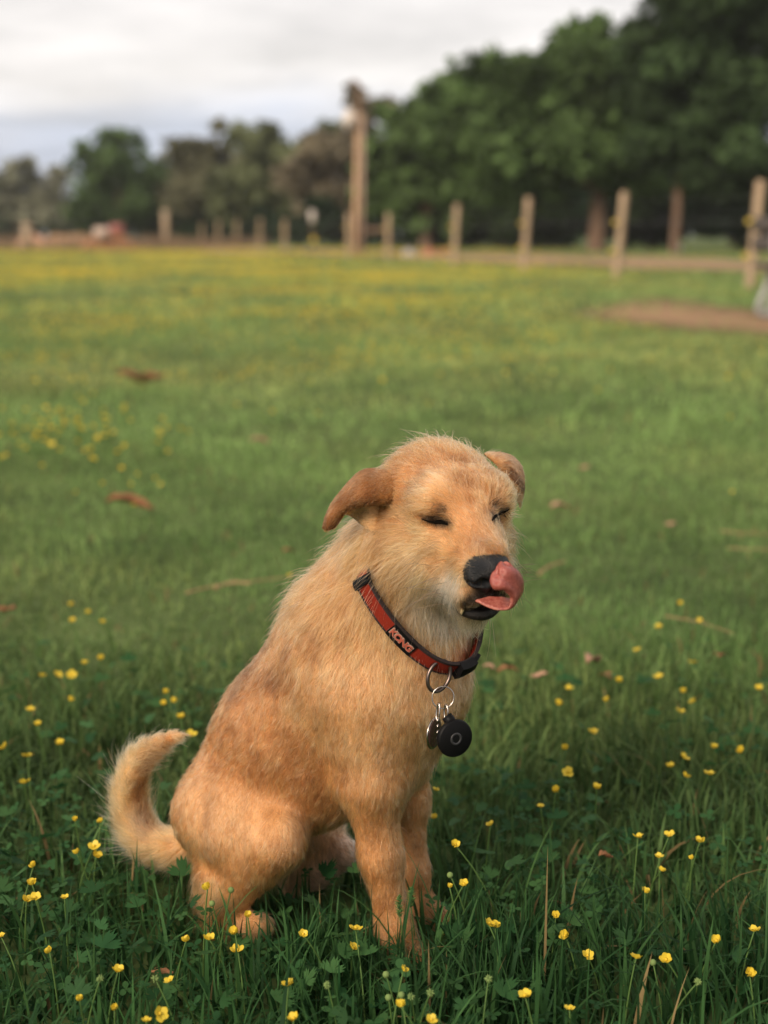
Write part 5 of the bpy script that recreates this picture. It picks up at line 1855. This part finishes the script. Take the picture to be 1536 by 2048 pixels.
# dry weeds along the far edge of the meadow
r_ = np.random.default_rng(51)
n = 5200
x = r_.uniform(-24, -6.5, n); y = r_.uniform(59, 80, n)
hh = r_.uniform(.25, .75, n) * (.6 + .8 * hnoise(np.stack([x, y], 1), .5, 3))
v_, f_, c_ = blades('w', x, y, hh, r_.uniform(.03, .06, n), 2, 52, (.20, .135, .085), (.26, .17, .11), lean=.6)
tag(mesh_np('dry_weeds', v_, f_, M_BLADE, None, True, c_), 'brownish dry weeds along the far left end of the meadow', 'weeds', None, 'stuff')

# small things by the road under the big tree
def stone(px, d_, s_, mat, label, cat):
    xw = (px - 768) / FPX * d_
    o = mound('stone', px, d_, s_, s_ * .9, mat, int(px)); tag(o, label, cat); return o


M_BRICK = material('terracotta', (.36, .15, .09), .85, .1, noise=(6, (.26, .10, .06)))
M_STONE = material('pale_stone', (.34, .32, .30), .85, .1, noise=(6, (.24, .23, .22)))
stone(858, 46, .30, M_BRICK, 'small reddish stone at the road edge, left of its twin', 'stone')
stone(886, 46.4, .22, M_BRICK, 'smaller reddish stone at the road edge near the third post', 'stone')
stone(818, 45, .30, M_STONE, 'grey stone at the road edge right of the pole', 'stone')
e = bpy.data.meshes.new('ball')
m_ = MB(); pb = on_y(1353, 485, 49)
zs = np.linspace(-1, 1, 9); m_.tube([[0, 0, z_ * .19] for z_ in zs], .19 * np.sqrt(np.clip(1 - zs ** 2, .002, 1)), 14)
o = m_.build('ball', lamp_w); o.location = (pb[0], 49, .2); tag(o, 'round white ball on the grass beside the slim trunk at right', 'ball')

# ================================================================== TREES AND BUSHES
def leaf_cloud(blobs, d_, n, size, col, seed, flat=.8, thick=.9):
    """leaf-sized faces through the volume of overlapping clumps given by picture position and depth"""
    r = np.random.default_rng(seed)
    C0, R0, D0 = [], [], []
    for b in blobs:
        px, py, rp = b[:3]; dd = d_ + (b[3] if len(b) > 3 else 0)
        C0.append(on_y(px, py, dd)); R0.append(rp / FPX * dd)
    C0 = np.array(C0); R0 = np.array(R0)
    # sub-clumps on each big clump give the crown its lumpy outline
    sc, sr, tone = [], [], []
    for c_, r0 in zip(C0, R0):
        m_ = int(14 + r0 * 9)
        u = r.normal(0, 1, (m_, 3)); u /= np.linalg.norm(u, axis=1, keepdims=True)
        q = c_ + u * r0 * r.uniform(.35, 1.0, (m_, 1)) * np.array([1, .9, flat])
        sc.append(q); sr.append(r.uniform(.18, .42, m_) * r0 * .9 + .12); tone.append(r.uniform(.45, 1.65, m_))
    sc = np.concatenate(sc); sr = np.concatenate(sr); tone = np.concatenate(tone)
    w = sr ** 2; k = r.choice(len(sc), n, p=w / w.sum())
    u = r.normal(0, 1, (n, 3)); u /= np.linalg.norm(u, axis=1, keepdims=True)
    p_ = sc[k] + u * sr[k][:, None] * r.uniform(.3, 1.0, (n, 1)) ** .5 * np.array([1, 1, .75])
    p_[:, 2] = np.maximum(p_[:, 2], .1)
    e1 = r.normal(0, 1, (n, 3)); e1 /= np.linalg.norm(e1, axis=1, keepdims=True)
    nr = unit_rows(u * .6 + r.normal(0, .6, (n, 3)) + np.array([0, 0, .5]))
    e1 = unit_rows(np.cross(nr, e1)); e2 = np.cross(nr, e1)
    s_ = size * r.uniform(.6, 1.4, n)
    a = e1 * s_[:, None]; b = e2 * (s_ * .55)[:, None]
    V = np.stack([p_ - a, p_ - b * .9, p_ + a, p_ + b * .9], 1).reshape(-1, 3)
    F = (np.arange(n) * 4)[:, None] + np.array([0, 1, 2, 3])
    c_ = np.array(col) * (tone[k] * r.uniform(.7, 1.3, n))[:, None]
    return V, F, np.repeat(c_, 4, 0)


def unit_rows(a):
    return a / (np.linalg.norm(a, axis=1, keepdims=True) + 1e-9)


def tree(name, px, d_, blobs, n, size, col, label, trunk_r=.25, seed=0, group=None, fork=None, cat='tree', barkmat=None):
    xw = (px - 768) / FPX * d_
    e = empty(name, (xw, d_, 0), label=label, cat=cat, group=group)
    L0 = np.array([xw, d_, 0.0])
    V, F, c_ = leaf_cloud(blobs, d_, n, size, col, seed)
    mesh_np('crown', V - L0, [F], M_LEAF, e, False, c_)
    if trunk_r:
        r = np.random.default_rng(seed + 100)
        ctr = np.array([on_y(b[0], b[1], d_ + (b[3] if len(b) > 3 else 0)) for b in blobs]) - L0
        zf = fork or max(1.6, ctr[:, 2].min() * .6)
        m_ = MB()
        m_.tube(catmull([[0, 0, -.2], [0, 0, .25], [.05, 0, zf * .5], [0.02, 0, zf]], 10), np.interp(np.linspace(0, 1, 10), [0, .15, 1], [trunk_r * 1.5, trunk_r * 1.05, trunk_r * .8]), 12)
        m_.build('trunk', barkmat or M_BARK, e)
        m_ = MB()
        for c in ctr:
            mid = np.array([c[0] * .45 + r.normal(0, .2), c[1] * .5, zf + (c[2] - zf) * .4])
            m_.tube(catmull([[0.02, 0, zf - .15], mid, c], 8), np.linspace(trunk_r * .5, trunk_r * .1, 8), 7)
        lb = m_.build('limbs', barkmat or M_BARK, e)
    return e


T_DARK = (0.072, 0.118, 0.040); T_MID = (0.045, 0.075, 0.03); T_OL = (0.13, 0.150, 0.075); T_BR = (0.18, 0.155, 0.105); T_GR = (0.22, 0.225, 0.16)  # paler left-hand tones have distance haze painted into the leaf colour
tree('oak_tree', 1185, 52, [(1000, 200, 105), (1105, 145, 95), (1205, 100, 85), (1130, 270, 140), (1010, 310, 120), (1250, 240, 130), (930, 260, 80), (1060, 370, 80), (1260, 350, 80), (1190, 150, 120), (960, 140, 60)],
     26000, .20, T_DARK, 'broad dark green oak with a thick trunk behind the fence', .36, 1, 'trees beyond the fence', 2.6)
tree('oak_tree', 1338, 47, [(1400, 90, 170), (1500, 220, 150), (1360, 270, 110), (1345, 100, 85), (1470, -60, 170), (1560, 60, 160), (1440, 330, 90), (1540, 350, 80), (1400, -40, 100), (1420, 200, 120)],
     30000, .20, (0.046, 0.078, 0.030), 'tallest very dark tree on a slim trunk, reaching past the upper right corner', .16, 2, 'trees beyond the fence', 3.2)
tree('oak_tree', 850, 60, [(850, 270, 80), (810, 320, 70), (900, 350, 90), (830, 400, 80), (930, 215, 72), (880, 190, 55), (790, 245, 46), (770, 400, 60), (940, 410, 80), (760, 330, 46), (745, 300, 30)],
     17000, .21, (.085, .135, .046), 'rounded green tree right of the utility pole', .3, 3, 'trees beyond the fence', 2.0)
tree('thin_tree', 690, 72, [(700, 290, 60), (735, 225, 38), (655, 320, 60), (720, 370, 60), (650, 400, 60), (600, 340, 50), (770, 215, 25), (705, 190, 22)],
     9500, .20, T_BR, 'thin brownish tree behind the utility pole', .2, 4, 'trees beyond the fence')
tree('thin_tree', 520, 85, [(520, 290, 48), (560, 320, 48), (490, 350, 60), (560, 390, 60), (470, 400, 55), (480, 270, 28), (540, 265, 26)],
     8500, .21, T_OL, 'loose olive tree with sky gaps left of the utility pole', .22, 5, 'trees beyond the fence')
tree('thin_tree', 410, 92, [(380, 310, 42), (400, 370, 60), (438, 252, 18), (430, 320, 48), (360, 390, 50), (450, 400, 50), (345, 300, 26)],
     8500, .22, (.135, .135, .08), 'reddish brown tree with one thin top rising above the others', .22, 6, 'trees beyond the fence')
tree('round_tree', 240, 96, [(240, 320, 66), (195, 345, 50), (285, 350, 56), (240, 400, 75), (190, 420, 50), (300, 420, 50), (170, 300, 24), (215, 280, 30), (265, 278, 26)],
     11000, .23, T_DARK, 'dense round dark green tree at the left', .3, 7, 'trees beyond the fence')
tree('thin_tree', 600, 88, [(600, 330, 60), (640, 300, 50), (570, 360, 60), (620, 400, 60), (560, 300, 36), (660, 260, 30)],
     9000, .22, (.10, .125, .06), 'leafy green tree filling the gap beside the thin brownish tree', .22, 10, 'trees beyond the fence')
tree('thin_tree', 330, 100, [(330, 350, 52), (300, 390, 50), (370, 400, 56), (340, 420, 60), (420, 360, 44), (480, 340, 44)],
     8500, .23, (.085, .11, .055), 'low green tree between the round tree and the reddish brown one', .22, 11, 'trees beyond the fence')
tree('grey_tree', 50, 122, [(40, 355, 42), (95, 385, 42), (20, 410, 46), (80, 430, 50), (125, 420, 34), (-20, 380, 50), (60, 325, 20), (120, 350, 24)],
     7500, .28, T_GR, 'hazy grey green tree in the far left corner', .25, 8, 'trees beyond the fence')
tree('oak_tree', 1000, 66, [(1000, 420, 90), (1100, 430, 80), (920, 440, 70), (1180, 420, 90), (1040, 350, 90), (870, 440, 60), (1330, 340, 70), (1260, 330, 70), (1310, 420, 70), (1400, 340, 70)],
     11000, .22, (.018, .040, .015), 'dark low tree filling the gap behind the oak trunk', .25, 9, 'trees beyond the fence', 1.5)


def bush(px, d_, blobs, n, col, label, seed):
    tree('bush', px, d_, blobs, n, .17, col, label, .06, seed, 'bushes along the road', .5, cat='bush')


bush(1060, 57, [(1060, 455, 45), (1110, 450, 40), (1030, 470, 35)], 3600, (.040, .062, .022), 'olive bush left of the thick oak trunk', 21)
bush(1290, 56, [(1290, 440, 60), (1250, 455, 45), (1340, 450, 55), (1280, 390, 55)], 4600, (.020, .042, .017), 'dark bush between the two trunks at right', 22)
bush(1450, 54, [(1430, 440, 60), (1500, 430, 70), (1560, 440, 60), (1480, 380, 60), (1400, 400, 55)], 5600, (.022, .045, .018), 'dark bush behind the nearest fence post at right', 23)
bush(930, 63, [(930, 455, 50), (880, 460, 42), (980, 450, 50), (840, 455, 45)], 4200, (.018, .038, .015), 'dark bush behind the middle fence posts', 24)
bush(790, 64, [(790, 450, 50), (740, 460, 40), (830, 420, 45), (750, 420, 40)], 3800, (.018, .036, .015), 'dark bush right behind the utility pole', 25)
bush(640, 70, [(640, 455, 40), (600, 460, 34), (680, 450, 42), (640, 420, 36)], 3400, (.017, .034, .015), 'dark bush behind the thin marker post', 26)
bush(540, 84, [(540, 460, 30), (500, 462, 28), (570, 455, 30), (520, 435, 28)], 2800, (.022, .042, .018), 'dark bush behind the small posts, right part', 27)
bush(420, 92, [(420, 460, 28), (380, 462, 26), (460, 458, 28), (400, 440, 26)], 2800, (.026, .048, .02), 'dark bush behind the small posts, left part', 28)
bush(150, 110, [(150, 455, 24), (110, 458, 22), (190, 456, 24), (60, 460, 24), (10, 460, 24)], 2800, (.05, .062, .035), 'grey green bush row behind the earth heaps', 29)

# a far wood closes the view behind everything
x0_, x1_ = -75, 75
wb = [(px, 440 - 22 * math.sin(px * .011) - 12 * math.sin(px * .031), 46) for px in range(-1400, 2950, 40)]
V, F, c_ = leaf_cloud(wb, 150, 60000, .55, (.040, .056, .028), 41)
tag(mesh_np('far_wood', V, [F], M_LEAF, None, False, c_), 'far dark wood closing the view behind the trees', 'wood', None, 'stuff')

# ================================================================== AIR
def build_haze():
    m = bpy.data.materials.new('haze_air'); m.use_nodes = True
    t = m.node_tree; t.nodes.clear()
    out = N(t, 'ShaderNodeOutputMaterial'); v = N(t, 'ShaderNodeVolumePrincipled')
    v.inputs['Color'].default_value = (.92, .93, .95, 1); v.inputs['Density'].default_value = HAZE_DENSITY
    v.inputs['Anisotropy'].default_value = 0.2
    t.links.new(v.outputs[0], out.inputs['Volume'])
    b = MB(); b.box((0, 180, 9), (820, 500, 22))
    o = b.build('haze', m, None, False)
    tag(o, 'thin evening haze over the whole meadow', 'haze', None, 'stuff')


HAZE_DENSITY = 0.0004
build_haze()
